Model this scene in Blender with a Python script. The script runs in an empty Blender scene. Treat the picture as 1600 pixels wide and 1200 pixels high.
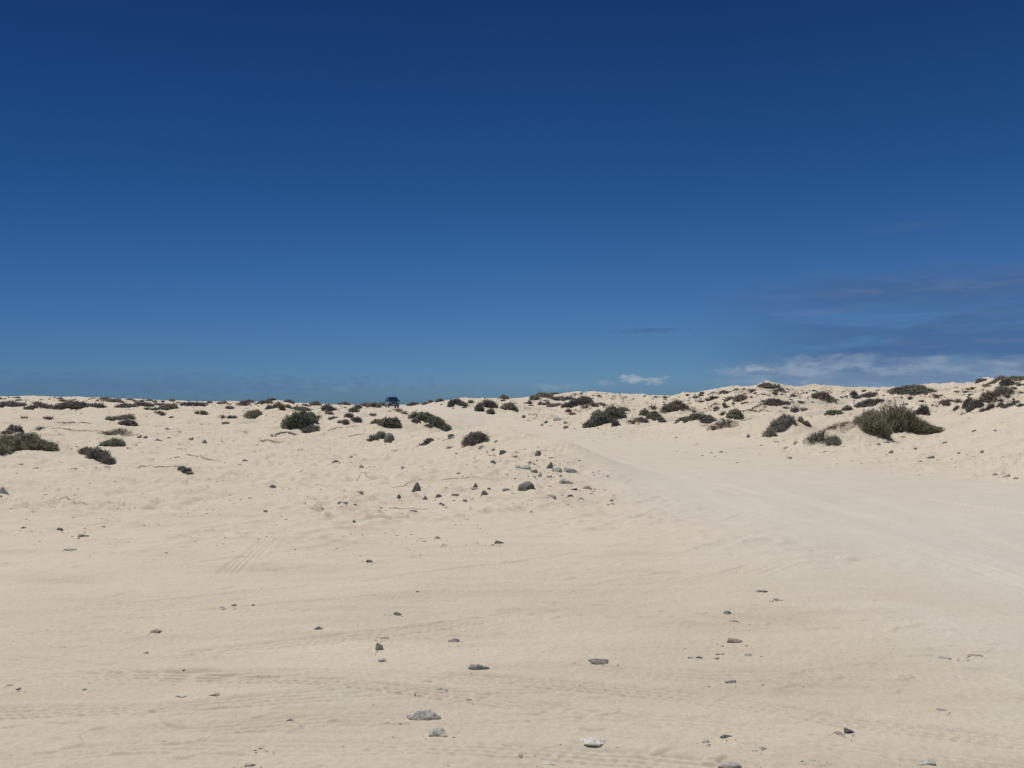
import bpy, math, random
import numpy as np
from mathutils import Vector, Matrix

random.seed(7)
rng = np.random.default_rng(11)
scene = bpy.context.scene
COL = scene.collection

# ------------------------------------------------------------------ camera model
F = 1256.0                      # focal length in photo pixels (1600 wide)
EYE = 1.6
PITCH = math.atan(32.0 / F)
CP, SP = math.cos(PITCH), math.sin(PITCH)


def ray(px, py):
    u = (px - 800.0) / F
    v = (600.0 - py) / F
    return np.array([u, CP - v * SP, SP + v * CP])


# ------------------------------------------------------------------ noise
_perm = rng.permutation(256)
PERM = np.concatenate([_perm, _perm]).astype(np.int64)
_ga = rng.uniform(0, 2 * np.pi, 256)
GX, GY = np.cos(_ga), np.sin(_ga)


def noise(x, y):
    xi = np.floor(x).astype(np.int64)
    yi = np.floor(y).astype(np.int64)
    xf = x - xi
    yf = y - yi
    u = xf * xf * xf * (xf * (xf * 6 - 15) + 10)
    v = yf * yf * yf * (yf * (yf * 6 - 15) + 10)
    X = xi & 255
    Y = yi & 255
    X1 = (X + 1) & 255
    Y1 = (Y + 1) & 255

    def g(a, b, dx, dy):
        h = PERM[PERM[a] + b]
        return GX[h] * dx + GY[h] * dy
    n00 = g(X, Y, xf, yf)
    n10 = g(X1, Y, xf - 1, yf)
    n01 = g(X, Y1, xf, yf - 1)
    n11 = g(X1, Y1, xf - 1, yf - 1)
    a = n00 + u * (n10 - n00)
    b = n01 + u * (n11 - n01)
    return (a + v * (b - a)) * 1.5


def sstep(a, b, x):
    t = np.clip((x - a) / (b - a), 0, 1)
    return t * t * (3 - 2 * t)


# ------------------------------------------------------------------ terrain
def paz(p):
    return math.atan((p - 800.0) / F)


SKY = [(-400, 622), (-100, 620), (0, 621.5), (60, 620.5), (110, 622), (160, 623), (210, 625), (250, 626.5), (330, 629), (400, 629),
       (430, 627), (460, 631), (520, 634), (600, 634.5), (640, 634), (665, 632), (690, 628.5), (715, 624.5), (750, 624.5),
       (800, 625), (830, 624), (870, 618), (905, 614.5), (930, 614), (960, 616), (1000, 620), (1050, 620), (1090, 615),
       (1130, 610), (1170, 606), (1200, 604), (1230, 607), (1290, 610), (1330, 610), (1370, 607), (1420, 608),
       (1470, 607), (1510, 603), (1550, 597), (1600, 594), (1750, 588), (2100, 588)]
RD = [(-400, 190), (0, 215), (400, 215), (520, 180), (640, 165), (700, 120), (760, 110), (830, 120), (915, 150), (1000, 135), (1080, 90),
      (1200, 74), (1350, 80), (1480, 74), (1560, 55), (1600, 52), (1800, 45), (2100, 45)]
R0 = [(-400, 26), (0, 27), (600, 28), (680, 36), (760, 62), (840, 56), (920, 48), (1010, 41), (1100, 35.5), (1300, 25.8),
      (1450, 22), (1600, 19.0), (1800, 17), (2100, 16)]


def _tab(rows, pad):
    a = [-math.pi, -1.5] + [paz(p) for p, _ in rows] + [1.5, math.pi]
    v = [pad, pad] + [q for _, q in rows] + [pad, pad]
    return np.array(a), np.array(v, float)


T_SKY, T_RD, T_R0 = _tab(SKY, 615), _tab(RD, 150), _tab(R0, 40)

XR = np.array([(-30, 12), (5, 11.6), (10, 11.1), (16, 10.4), (24, 9.6), (35, 8.2), (47, 4.6), (62, 0.9), (80, -2.8), (110, -9.0),
               (140, -16.5), (200, -34), (400, -90)], float)
XL = np.array([(-30, 3.8), (3, 3.8), (5.4, 3.5), (7.5, 3.25), (9.2, 2.9), (11, 2.3), (13.6, 1.9), (18, 1.75), (24, 0.9), (32, -0.5),
               (45, -2.2), (61, -4.4), (80, -7.8), (110, -14.6), (140, -23.0), (200, -42), (400, -100)], float)


def road_mask(x, y, soft=1.0):
    xr = np.interp(y, XR[:, 0], XR[:, 1])
    xl = np.interp(y, XL[:, 0], XL[:, 1])
    w = soft * np.clip(0.7 + y * 0.016, 0.6, 2.0)
    wl = w + 1.3 * soft * (1 - sstep(10, 17, y))
    return sstep(-wl, wl, x - xl) * sstep(-w, w, xr - x) * (1 - sstep(150, 190, y)) * sstep(-6, 2, y)


MOUNDS = []          # world mounds (x, y, rx, ry, h, power)


def macro(x, y):
    x = np.asarray(x, float)
    y = np.asarray(y, float)
    r = np.sqrt(x * x + y * y) + 1e-6
    az = np.arctan2(x, y)
    ca = np.cos(np.clip(az, -1.0, 1.0))
    S = np.interp(az, *T_SKY)
    D = np.interp(az, *T_RD)
    A = np.interp(az, *T_R0)
    zr = EYE + (632.0 - S) / F * D * ca
    t = np.clip((r - A) / (D - A), 0, 1)
    front = zr * np.power(t, 1.12)
    over = np.clip(r - D, 0, None)
    z = front - np.clip(over * 0.012, 0, zr * 0.8 + 0.5)
    rm = road_mask(x, y, 2.0)
    calm = np.maximum(rm, 1 - sstep(9, 19, r + np.clip(x, 0, 6) * 0.6 + noise(x * .2, y * .2) * 2.5))
    wild = 1 - calm
    # rolling dunes
    far = sstep(18, 60, r)
    right = sstep(-0.05, 0.15, az)
    z = z + wild * (0.10 + 0.16 * far + 0.10 * right * far) * noise(x / 6.3 + 3.1, y / 5.2 + 8.4) * 1.3
    n2 = noise(x / 2.4 + 17.0, y / 2.1 + 2.0)
    z = z + wild * (0.06 + 0.13 * far) * (1.0 - 2.0 * np.abs(n2)) * 0.95
    n3 = noise(x / 1.05 + 7.0, y / .95 + 52.0)
    z = z + wild * (0.035 + .04 * far) * (.6 - 1.8 * np.abs(n3))
    z = z + (0.02 + 0.03 * wild) * noise(x / 1.1 + 4.0, y / 1.0 + 31.0)
    z = z + 0.03 * noise(x / 4.0 + 44, y / 4.0 + 1)
    for (mx, my, rx, ry, h, ang) in MOUNDS:
        dx, dy = x - mx, y - my
        c, s = math.cos(ang), math.sin(ang)
        u = (dx * c + dy * s) / rx
        v = (-dx * s + dy * c) / ry
        q = u * u + v * v
        z = z + np.where(q < 9, h * np.exp(-1.1 * q), 0)
    return z


GRID = {}


def gridz(x, y, key='macro'):
    """bilinear lookup in the polar terrain table"""
    x = np.asarray(x, float)
    y = np.asarray(y, float)
    th0, dth, rr = GRID['th0'], GRID['dth'], GRID['rr']
    A = GRID[key]
    r = np.clip(np.sqrt(x * x + y * y), rr[0], rr[-1] * .999)
    t = np.clip((np.arctan2(x, y) - th0) / dth, 0, A.shape[1] - 1.001)
    i = np.clip(np.searchsorted(rr, r) - 1, 0, len(rr) - 2)
    f = (r - rr[i]) / (rr[i + 1] - rr[i])
    j = t.astype(int)
    g = t - j
    return (A[i, j] * (1 - f) * (1 - g) + A[i + 1, j] * f * (1 - g) + A[i, j + 1] * (1 - f) * g + A[i + 1, j + 1] * f * g)


def cast(px, py, fn=None, dmax=330.0):
    if fn is None:
        fn = gridz if GRID else macro
    d = ray(px, py)
    ys = np.geomspace(2.2, dmax, 2000 if GRID else 400)
    s = ys / d[1]
    z = EYE + d[2] * s
    below = z < fn(d[0] * s, ys)
    idx = np.argmax(below)
    if not below[idx]:
        # just above the skyline: take the closest approach
        gap = (z - fn(d[0] * s, ys)) / ys
        idx = int(np.argmin(np.where(ys > 15, gap, 9)))
        s0 = s[idx]
    else:
        i0 = max(idx - 1, 0)
        sel = np.array([s[i0], s[idx]])
        g = EYE + d[2] * sel - fn(d[0] * sel, d[1] * sel)
        k = 1.0 if abs(g[0] - g[1]) < 1e-9 else float(np.clip(g[0] / (g[0] - g[1]), 0, 1))
        s0 = sel[0] + (sel[1] - sel[0]) * k
    x, y = d[0] * s0, d[1] * s0
    return x, y, float(fn(np.array([x]), np.array([y]))[0])


def hz(x, y, key='full'):
    return float(gridz(np.array([x]), np.array([y]), key)[0])


def add_mound(px, py, wpx, hm, depth=0.9, ang=0.0):
    x, y, z = cast(px, py)
    rx = wpx * y / F * 0.5
    MOUNDS.append((x, y, rx, rx * depth, hm, ang))


# mounds the shrubs sit on and the bank along the left road side
_m0 = [  # px, py, width px, height m, depth ratio
    (40, 706, 170, 0.28, .8), (150, 724, 110, 0.16, .8), (272, 738, 120, 0.17, .8), (335, 722, 120, 0.16, .7),
    (110, 678, 170, 0.20, .6), (60, 664, 110, .2, .7),
    (468, 664, 90, 0.35, .9), (540, 661, 60, 0.35, .9), (556, 652, 60, .35, .9), (512, 645, 44, .35, .8), (560, 684, 90, .16, .7),
    (690, 672, 90, 0.45, .9), (655, 668, 70, .3, .9), (605, 670, 60, .25, .9), (610, 645, 70, .35, .7),
    (440, 642, 46, .5, .8), (400, 655, 70, .3, .7),
    (760, 645, 60, .6, .9), (712, 636, 46, .7, .8), (798, 640, 60, .5, .8),
    (905, 640, 90, .8, .7), (860, 632, 70, .6, .8), (950, 664, 90, .75, .8), (1015, 660, 60, .45, .8), (1055, 645, 60, .5, .8),
    (1095, 664, 80, .4, .8), (1150, 655, 50, .35, .8), (1222, 676, 80, .5, .8), (1335, 690, 110, .55, .9), (1285, 690, 70, .3, .8),
    (1400, 676, 120, .25, .8), (1460, 640, 90, .5, .7), (1520, 642, 80, .4, .7), (1555, 625, 80, .5, .7), (1575, 604, 60, .4, .7),
    (1357, 636, 80, .5, .7), (1282, 628, 60, .45, .8), (1215, 636, 90, .5, .7), (1425, 616, 90, .5, .7), (1155, 628, 60, .4, .8),
    (1190, 612, 80, .5, .8)]
for a in _m0:
    add_mound(*a)
# bank between the open sand and the track (two overlapping long humps)
for (cx, cy, rx, ry, h, ang) in [(-0.15, 24.5, 3.6, 1.5, .74, -1.05), (0.9, 20.0, 2.6, 1.2, .62, -1.2), (-2.6, 27.5, 2.6, 1.8, .36, -0.25),
                                 (-0.6, 17.3, 2.8, 2.0, .30, -0.5)]:
    MOUNDS.append((cx, cy, rx, ry, h, ang))

# ------------------------------------------------------------------ tyre tracks (world polylines)
FLAT = lambda x, y: np.zeros_like(np.asarray(x, float))


def gp(pts):
    return [cast(px, py, FLAT)[:2] for px, py in pts]


TRACKS = [  # polyline in photo pixels -> ground, width m, depth m, number of grooves
    ([(-200, 1010), (100, 1040), (300, 1058), (530, 1074), (800, 1099), (1070, 1129), (1300, 1160), (1750, 1222)], .17, .020, 3),
    ([(-200, 1068), (150, 1056), (530, 1058), (800, 1068), (1070, 1091), (1340, 1128), (1700, 1178)], .17, .017, 3),
    ([(-300, 1120), (0, 1108), (270, 1106), (540, 1092), (800, 1085), (950, 1080)], .17, .014, 3),
    ([(250, 1150), (540, 1128), (800, 1122), (1000, 1115)], .16, .012, 3),
    ([(800, 1018), (1060, 1026), (1300, 1027), (1700, 1020)], .2, .014, 4),
    ([(850, 1045), (1060, 1057), (1300, 1055), (1700, 1062)], .2, .010, 3),
    ([(-200, 985), (0, 965), (300, 938), (600, 905), (850, 872), (1050, 838), (1180, 800)], .2, .018, 3),
    ([(-200, 940), (0, 922), (170, 900), (370, 872), (540, 852), (800, 828), (960, 798), (1060, 770)], .22, .020, 3),
    ([(-200, 1002), (200, 968), (560, 938), (830, 912), (1050, 872), (1220, 830)], .2, .012, 3),
    ([(0, 1000), (300, 985), (600, 960), (860, 930), (1100, 890), (1250, 860)], .2, .010, 3),
    ([(200, 1030), (530, 1000), (800, 965), (1000, 935), (1200, 880)], .2, .014, 3),
    ([(300, 900), (560, 880), (800, 850), (960, 820), (1080, 780)], .2, .012, 2),
    ([(900, 800), (1000, 830), (1120, 850), (1210, 855)], .25, .014, 2),
    ([(1000, 770), (1180, 800), (1400, 850), (1750, 960)], .3, .024, 2),
    ([(850, 700), (960, 725), (1150, 765), (1600, 860)], .3, .030, 2),
    ([(800, 690), (960, 712), (1200, 745), (1650, 810)], .3, .032, 2),
    ([(180, 830), (190, 805), (195, 780)], .3, .018, 3),
    ([(1180, 905), (1260, 880), (1400, 870)], .3, .012, 2),
    ([(350, 905), (400, 860), (430, 838)], .22, .014, 3),
    ([(1040, 1000), (1065, 975), (1090, 955)], .2, .010, 2),
    ([(0, 1190), (300, 1168), (700, 1172), (1000, 1185), (1300, 1215)], .17, .012, 3),
]


def track_relief(x, y):
    """sum of rut relief at points (only evaluated close to the polylines)"""
    out = np.zeros_like(x)
    for pts, w, dep, n in TRACKS:
        P = np.array(gp(pts))
        # resample smoothly
        tt = np.linspace(0, len(P) - 1, 16 * (len(P) - 1) + 1)
        i = np.clip(np.floor(tt).astype(int), 0, len(P) - 2)
        f = tt - i
        p0 = P[np.clip(i - 1, 0, len(P) - 1)]; p1 = P[i]; p2 = P[i + 1]; p3 = P[np.clip(i + 2, 0, len(P) - 1)]
        f = f[:, None]
        Q = 0.5 * ((2 * p1) + (-p0 + p2) * f + (2 * p0 - 5 * p1 + 4 * p2 - p3) * f * f + (-p0 + 3 * p1 - 3 * p2 + p3) * f ** 3)
        lo, hi = Q.min(0) - 1.2, Q.max(0) + 1.2
        sel = np.where((x > lo[0]) & (x < hi[0]) & (y > lo[1]) & (y < hi[1]))[0]
        if len(sel) == 0:
            continue
        sel = sel[np.argsort(x[sel], kind='stable')]
        sx, sy = x[sel], y[sel]
        best = np.full(len(sel), 9.0)
        side = np.zeros(len(sel))
        along = np.zeros(len(sel))
        L = 0.0
        for k in range(len(Q) - 1):
            a, b = Q[k], Q[k + 1]
            d = b - a
            ln = math.hypot(*d) + 1e-9
            d = d / ln
            e0, e1 = np.searchsorted(sx, min(a[0], b[0]) - .35), np.searchsorted(sx, max(a[0], b[0]) + .35)
            sl_y = sy[e0:e1]
            ii = e0 + np.where((sl_y > min(a[1], b[1]) - .35) & (sl_y < max(a[1], b[1]) + .35))[0]
            if len(ii) == 0:
                L += ln
                continue
            rx, ry = sx[ii] - a[0], sy[ii] - a[1]
            t = np.clip(rx * d[0] + ry * d[1], 0, ln)
            ox, oy = rx - t * d[0], ry - t * d[1]
            dist = np.hypot(ox, oy)
            bet = dist < best[ii]
            jj = ii[bet]
            best[jj] = dist[bet]
            side[jj] = (d[0] * ry - d[1] * rx)[bet]
            along[jj] = L + t[bet]
            L += ln
        ds = np.abs(best)
        sg = np.sign(side) * ds
        wob = 0.03 * noise(along * .7, along * 0 + w * 50)
        sg = sg + wob
        a2 = np.abs(sg)
        fade = 0.35 + 0.65 * sstep(-.25, .35, noise(along * .45 + 9, along * 0 + n * 3.3 + dep * 900))
        ends = sstep(0, .5, along) * sstep(0, .5, L - along)
        hw = w * .5
        rut = -(1 - sstep(hw * .8, hw * 1.15, a2))
        groove = 0.75 * np.cos(sg / hw * math.pi * (n + 1.0)) * (1 - sstep(hw * .8, hw, a2))
        tread = 0.22 * np.sin(along * 2 * math.pi / .06 + np.abs(sg) * 60) * (1 - sstep(hw * .7, hw, a2))
        lip = 0.6 * np.exp(-((a2 - hw * 1.35) / (hw * .3)) ** 2)
        out[sel] += .5 * dep * fade * ends * (rut + groove + tread + lip)
    return out


def micro(x, y, rm):
    r = np.sqrt(x * x + y * y)
    calm = np.maximum(rm, 1 - sstep(8, 15, r + np.clip(x, 0, 6) * .6 + noise(x * .2, y * .2) * 2.5))
    wild = 1 - calm
    clump = sstep(-.25, .45, noise(x / 1.7 + 60, y / 1.3 + 12))
    b = noise(x / .42 + 5, y / .36 + 9)
    z = wild * (.035 + .05 * clump) * (.5 - np.abs(b)) * 1.3
    c = noise(x / .17 + 2, y / .15 + 7)
    z = z + wild * (.010 + .024 * clump) * c
    # footprints and churned clods: sharp bumps
    d = noise(x / .30 + 31, y / .15 + 77)
    z = z + wild * (.012 + .04 * clump) * sstep(.26, .50, d)
    e = noise(x / .62 + 1, y / .27 + 97)
    z = z + wild * .045 * clump * np.clip(e, 0, 1)
    # calm sand: soft ripples, scuffs
    ca = calm * (1 - .82 * rm)
    z = z + ca * .010 * noise(x / .75 + 1, y / .22 + 2)
    z = z + ca * .0045 * noise(x / .16 + 1, y / .12 + 22)
    z = z + ca * .010 * sstep(.30, .60, noise(x / .20 + 51, y / .09 + 5)) * sstep(-.2, .4, noise(x / 1.9 + 3, y / 1.1 + 71))
    z = z + ca * .0025 * noise(x / .05 + 1, y / .045 + 2)
    # road: faint streaks along the driving direction
    z = z + rm * .009 * noise(x / .35 + y * .06, y / 3.2 + 2)
    z = z + rm * .003 * noise(x / .2 + 7, y / .2 + 2)
    return z


# ------------------------------------------------------------------ nodes / materials
def mat_new(name):
    m = bpy.data.materials.new(name)
    m.use_nodes = True
    nt = m.node_tree
    nt.nodes.clear()
    out = nt.nodes.new('ShaderNodeOutputMaterial')
    b = nt.nodes.new('ShaderNodeBsdfPrincipled')
    nt.links.new(b.outputs[0], out.inputs[0])
    return m, nt, b


def N(nt, typ, **kw):
    n = nt.nodes.new(typ)
    for k, v in kw.items():
        if k.startswith('i_'):
            key = k[2:]
            n.inputs[int(key) if key.isdigit() else key].default_value = v
        else:
            setattr(n, k, v)
    return n


def mixc(nt, fac, a, b, blend='MIX'):
    n = nt.nodes.new('ShaderNodeMix')
    n.data_type = 'RGBA'
    n.blend_type = blend
    for sock, v in ((n.inputs[0], fac), (n.inputs[6], a), (n.inputs[7], b)):
        if hasattr(v, 'is_linked') or hasattr(v, 'links'):
            nt.links.new(v, sock)
        elif isinstance(v, (int, float)):
            sock.default_value = v
        else:
            sock.default_value = (*v, 1)
    return n.outputs[2]


def ramp(nt, src, stops):
    n = nt.nodes.new('ShaderNodeValToRGB')
    el = n.color_ramp.elements
    while len(el) > 1:
        el.remove(el[-1])
    el[0].position, el[0].color = stops[0][0], (*([stops[0][1]] * 3 if isinstance(stops[0][1], (int, float)) else stops[0][1]), 1)
    for p, c in stops[1:]:
        e = el.new(p)
        e.color = (*([c] * 3 if isinstance(c, (int, float)) else c), 1)
    nt.links.new(src, n.inputs[0])
    return n.outputs[0]


def noise_tex(nt, scale, detail=4, rough=.55, vec=None, dist=0):
    n = N(nt, 'ShaderNodeTexNoise')
    n.inputs['Scale'].default_value = scale
    n.inputs['Detail'].default_value = detail
    n.inputs['Roughness'].default_value = rough
    n.inputs['Distortion'].default_value = dist
    if vec is not None:
        nt.links.new(vec, n.inputs['Vector'])
    return n.outputs['Fac']


def sand_material():
    m, nt, b = mat_new('sand')
    geo = N(nt, 'ShaderNodeNewGeometry')
    pos = geo.outputs['Position']
    big = noise_tex(nt, .22, 5, .6, pos)
    mid = noise_tex(nt, 1.6, 5, .6, pos)
    fine = noise_tex(nt, 42, 3, .7, pos)
    grain = noise_tex(nt, 260, 2, .7, pos)
    c1 = mixc(nt, ramp(nt, big, [(.35, 0), (.65, 1)]), SAND_A, SAND_B)
    c2 = mixc(nt, ramp(nt, mid, [(.42, 0), (.70, .5)]), c1, SAND_C)
    mpc = N(nt, 'ShaderNodeMapping')
    mpc.inputs['Scale'].default_value = (.45, 2.2, 1)
    mpc.inputs['Rotation'].default_value = (0, 0, -.12)
    nt.links.new(pos, mpc.inputs[0])
    crust = noise_tex(nt, 1.0, 7, .62, mpc.outputs[0], .5)
    c2 = mixc(nt, 1.0, c2, ramp(nt, crust, [(.30, (.90, .875, .85)), (.48, 1.0), (.7, (1.04, 1.035, 1.02))]), 'MULTIPLY')
    at = N(nt, 'ShaderNodeAttribute', attribute_name='track_pack')
    mp = N(nt, 'ShaderNodeMapping')
    mp.inputs['Scale'].default_value = (1.1, .16, 1)
    nt.links.new(pos, mp.inputs[0])
    st = noise_tex(nt, 1.4, 5, .6, mp.outputs[0])
    rc = mixc(nt, ramp(nt, st, [(.35, 0), (.65, 1)]), ROAD_A, ROAD_B)
    tr_ = N(nt, 'ShaderNodeAttribute', attribute_name='near_tone')
    c2 = mixc(nt, tr_.outputs['Fac'], c2, mixc(nt, 1.0, c2, (.90, .905, .885), 'MULTIPLY'))  # sand slightly darker close to the camera
    c3 = mixc(nt, at.outputs['Fac'], c2, rc)
    c4 = mixc(nt, 1.0, c3, ramp(nt, fine, [(.3, .90), (.7, 1.06)]), 'MULTIPLY')
    c5 = mixc(nt, 1.0, c4, ramp(nt, grain, [(.28, .82), (.5, 1.0), (.75, 1.08)]), 'MULTIPLY')
    nt.links.new(c5, b.inputs['Base Color'])
    b.inputs['Roughness'].default_value = .95
    b.inputs['Specular IOR Level'].default_value = .15
    bump = N(nt, 'ShaderNodeBump')
    bump.inputs['Strength'].default_value = .5
    bump.inputs['Distance'].default_value = .012
    bh = N(nt, 'ShaderNodeMath', operation='ADD')
    n1 = noise_tex(nt, 18, 6, .65, pos)
    nt.links.new(n1, bh.inputs[0])
    k = N(nt, 'ShaderNodeMath', operation='MULTIPLY')
    k.inputs[1].default_value = .25
    nt.links.new(grain, k.inputs[0])
    nt.links.new(k.outputs[0], bh.inputs[1])
    nt.links.new(bh.outputs[0], bump.inputs['Height'])
    nt.links.new(bump.outputs[0], b.inputs['Normal'])
    return m


SAND_A, SAND_B, SAND_C = (.615, .548, .432), (.585, .515, .395), (.60, .512, .405)
ROAD_A, ROAD_B = (.605, .556, .475), (.572, .525, .445)
SAND = sand_material()


def rock_material(name, ca, cb, dust):
    m, nt, b = mat_new(name)
    tc = N(nt, 'ShaderNodeTexCoord')
    geo = N(nt, 'ShaderNodeNewGeometry')
    pos = geo.outputs['Position']
    a = noise_tex(nt, 14, 6, .65, pos)
    v = noise_tex(nt, 55, 4, .7, pos)
    c = mixc(nt, ramp(nt, a, [(.35, 0), (.65, 1)]), ca, cb)
    c = mixc(nt, 1.0, c, ramp(nt, v, [(.32, .55), (.5, 1), (.75, 1.15)]), 'MULTIPLY')
    # wind-blown sand lying in patches
    d = noise_tex(nt, 9, 5, .7, pos)
    c = mixc(nt, ramp(nt, d, [(.46, 0), (.64, dust)]), c, (.58, .50, .38))
    nt.links.new(c, b.inputs['Base Color'])
    b.inputs['Roughness'].default_value = .9
    b.inputs['Specular IOR Level'].default_value = .2
    bump = N(nt, 'ShaderNodeBump')
    bump.inputs['Strength'].default_value = .7
    bump.inputs['Distance'].default_value = .02
    nt.links.new(v, bump.inputs['Height'])
    nt.links.new(bump.outputs[0], b.inputs['Normal'])
    return m


ROCK = {
    'dark': rock_material('basalt', (.135, .135, .132), (.225, .224, .215), .3),
    'grey': rock_material('grey_stone', (.34, .335, .315), (.47, .46, .425), .5),
    'pale': rock_material('pale_stone', (.49, .47, .42), (.60, .57, .50), .55),
    'brown': rock_material('brown_stone', (.32, .265, .205), (.44, .37, .29), .5),
    'white': rock_material('white_stone', (.62, .59, .52), (.74, .71, .64), .3),
}


def leaf_material(name, ca, cb, cc):
    m, nt, b = mat_new(name)
    geo = N(nt, 'ShaderNodeNewGeometry')
    pos = geo.outputs['Position']
    a = noise_tex(nt, 3.2, 4, .6, pos)
    f = noise_tex(nt, 30, 2, .6, pos)
    c = mixc(nt, ramp(nt, a, [(.35, 0), (.65, 1)]), ca, cb)
    c = mixc(nt, ramp(nt, f, [(.55, 0), (.7, .8)]), c, cc)
    nt.links.new(c, b.inputs['Base Color'])
    b.inputs['Roughness'].default_value = .7
    b.inputs['Specular IOR Level'].default_value = .35
    # thin leaves let the sun through
    tl = N(nt, 'ShaderNodeBsdfTranslucent')
    nt.links.new(c, tl.inputs['Color'])
    mx = N(nt, 'ShaderNodeMixShader')
    mx.inputs[0].default_value = .5
    nt.links.new(b.outputs[0], mx.inputs[1])
    nt.links.new(tl.outputs[0], mx.inputs[2])
    out = [n for n in nt.nodes if n.type == 'OUTPUT_MATERIAL'][0]
    nt.links.new(mx.outputs[0], out.inputs[0])
    return m


LEAF = {
    'dark': leaf_material('dark_foliage', (0.182, 0.189, 0.149), (0.277, 0.281, 0.223), (0.405, 0.392, 0.324)),
    'green': leaf_material('green_foliage', (0.176, 0.203, 0.132), (0.263, 0.290, 0.196), (0.392, 0.392, 0.297)),
    'olive': leaf_material('olive_foliage', (0.231, 0.235, 0.160), (0.331, 0.325, 0.231), (0.463, 0.425, 0.325)),
    'char': leaf_material('charcoal_foliage', (0.169, 0.159, 0.149), (0.250, 0.235, 0.216), (0.392, 0.358, 0.317)),
    'brown': leaf_material('brown_foliage', (0.236, 0.203, 0.169), (0.351, 0.304, 0.250), (0.486, 0.419, 0.351)),
    'grey': leaf_material('grey_foliage', (0.256, 0.250, 0.206), (0.369, 0.350, 0.300), (0.500, 0.463, 0.394)),
    'straw': leaf_material('dry_straw', (0.330, 0.286, 0.220), (0.451, 0.391, 0.308), (0.550, 0.479, 0.385)),
}
TWIG = leaf_material('bare_wood', (.13, .105, .085), (.20, .165, .135), (.28, .24, .20))


# ------------------------------------------------------------------ object helpers
def mesh_obj(name, verts, faces, mat, parent=None, loc=(0, 0, 0), smooth=False):
    me = bpy.data.meshes.new(name)
    me.from_pydata([tuple(v) for v in verts], [], [tuple(f) for f in faces])
    me.materials.append(mat)
    if smooth:
        me.polygons.foreach_set('use_smooth', [True] * len(me.polygons))
    me.update()
    o = bpy.data.objects.new(name, me)
    COL.objects.link(o)
    o.location = loc
    if parent is not None:
        o.parent = parent
    return o


def empty(name, loc, rz=0):
    o = bpy.data.objects.new(name, None)
    COL.objects.link(o)
    o.location = loc
    o.rotation_euler = (0, 0, rz)
    o.empty_display_size = .2
    return o


def tag(o, label=None, cat=None, group=None, kind=None):
    if label:
        o['label'] = label
    if cat:
        o['category'] = cat
    if group:
        o['group'] = group
    if kind:
        o['kind'] = kind
    return o


# ------------------------------------------------------------------ ground mesh
def build_ground():
    fine = np.arange(-math.radians(36.5), math.radians(36.5), .00095)
    side = np.concatenate([np.arange(math.radians(36.5), math.radians(60), .006), np.arange(math.radians(60), math.pi, .07)])
    th = np.concatenate([-side[::-1], fine, side])
    v = np.arange(1287 / 3.0, 1287 / 12.9, -.5)
    rr = np.concatenate([np.geomspace(.25, 2.95, 30), 1287 / v, 12.9 * 1.0048 ** np.arange(1, 655)])
    rr = np.concatenate([rr, np.geomspace(rr[-1] * 1.03, 4000, 34)])
    R, T = np.meshgrid(rr, th, indexing='ij')
    x = (R * np.sin(T)).ravel()
    y = (R * np.cos(T)).ravel()
    rm = road_mask(x, y)
    nse = noise(x / 1.6 + 8, y / 2.2 + 3) * .35 + noise(x / .5, y / .6) * .18
    edge = np.clip((1 - .62 * sstep(9, 24, np.hypot(x, y))) * rm + nse * (4 * rm * (1 - rm)), 0, 1)
    near_fac = (1 - sstep(4.5, 11, np.hypot(x, y) + noise(x / 1.5, y / 1.1) * 1.6)) * (.75 + .5 * noise(x / 2.6 + 3, y / 1.2 + 8))
    z = macro(x, y)
    near = R.ravel() < 260
    zz = np.zeros_like(z)
    zz[near] = micro(x[near], y[near], rm[near])
    tr = R.ravel() < 45
    zz[tr] += track_relief(x[tr], y[tr])
    nr, nt_ = len(rr), len(th)
    j0, j1 = len(side), len(side) + len(fine)
    GRID.update(th0=th[j0], dth=.00095, rr=rr, macro=z.reshape(nr, nt_)[:, j0:j1].copy(), full=(z + zz).reshape(nr, nt_)[:, j0:j1].copy())
    z = z + zz
    idx = np.arange(nr * nt_).reshape(nr, nt_)
    nxt = np.roll(idx, -1, axis=1)
    q = np.stack([idx[:-1], nxt[:-1], nxt[1:], idx[1:]], -1).reshape(-1, 4)[:, ::-1]
    cen = rm[q].mean(1)
    yc = y[q].mean(1)
    isroad = (cen > .5)
    co = np.stack([x, y, z], 1)

    def mk(name, quads, extra=None):
        used = np.unique(quads)
        remap = np.zeros(len(co), np.int64)
        remap[used] = np.arange(len(used))
        f = remap[quads]
        me = bpy.data.meshes.new(name)
        me.vertices.add(len(used))
        me.vertices.foreach_set('co', co[used].astype(np.float32).ravel())
        n = len(f)
        me.loops.add(n * 4)
        me.loops.foreach_set('vertex_index', f.astype(np.int32).ravel())
        me.polygons.add(n)
        me.polygons.foreach_set('loop_start', np.arange(0, n * 4, 4, dtype=np.int32))
        me.polygons.foreach_set('use_smooth', np.ones(n, bool))
        at = me.attributes.new('track_pack', 'FLOAT', 'POINT')
        at.data.foreach_set('value', edge[used].astype(np.float32))
        a2 = me.attributes.new('near_tone', 'FLOAT', 'POINT')
        a2.data.foreach_set('value', near_fac[used].astype(np.float32))
        me.materials.append(SAND)
        me.update(calc_edges=True)
        me.validate()
        o = bpy.data.objects.new(name, me)
        COL.objects.link(o)
        o['kind'] = 'structure'
        return o
    mk('ground', q[~isroad])
    mk('road', q[isroad])


build_ground()

# ------------------------------------------------------------------ rocks
def ico(sub):
    import bmesh
    bm = bmesh.new()
    bmesh.ops.create_icosphere(bm, subdivisions=sub, radius=1)
    v = np.array([p.co[:] for p in bm.verts])
    f = [[q.index for q in p.verts] for p in bm.faces]
    bm.free()
    return v, f


ICO3, ICO2, ICO1 = ico(4), ico(2), ico(1)


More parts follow.
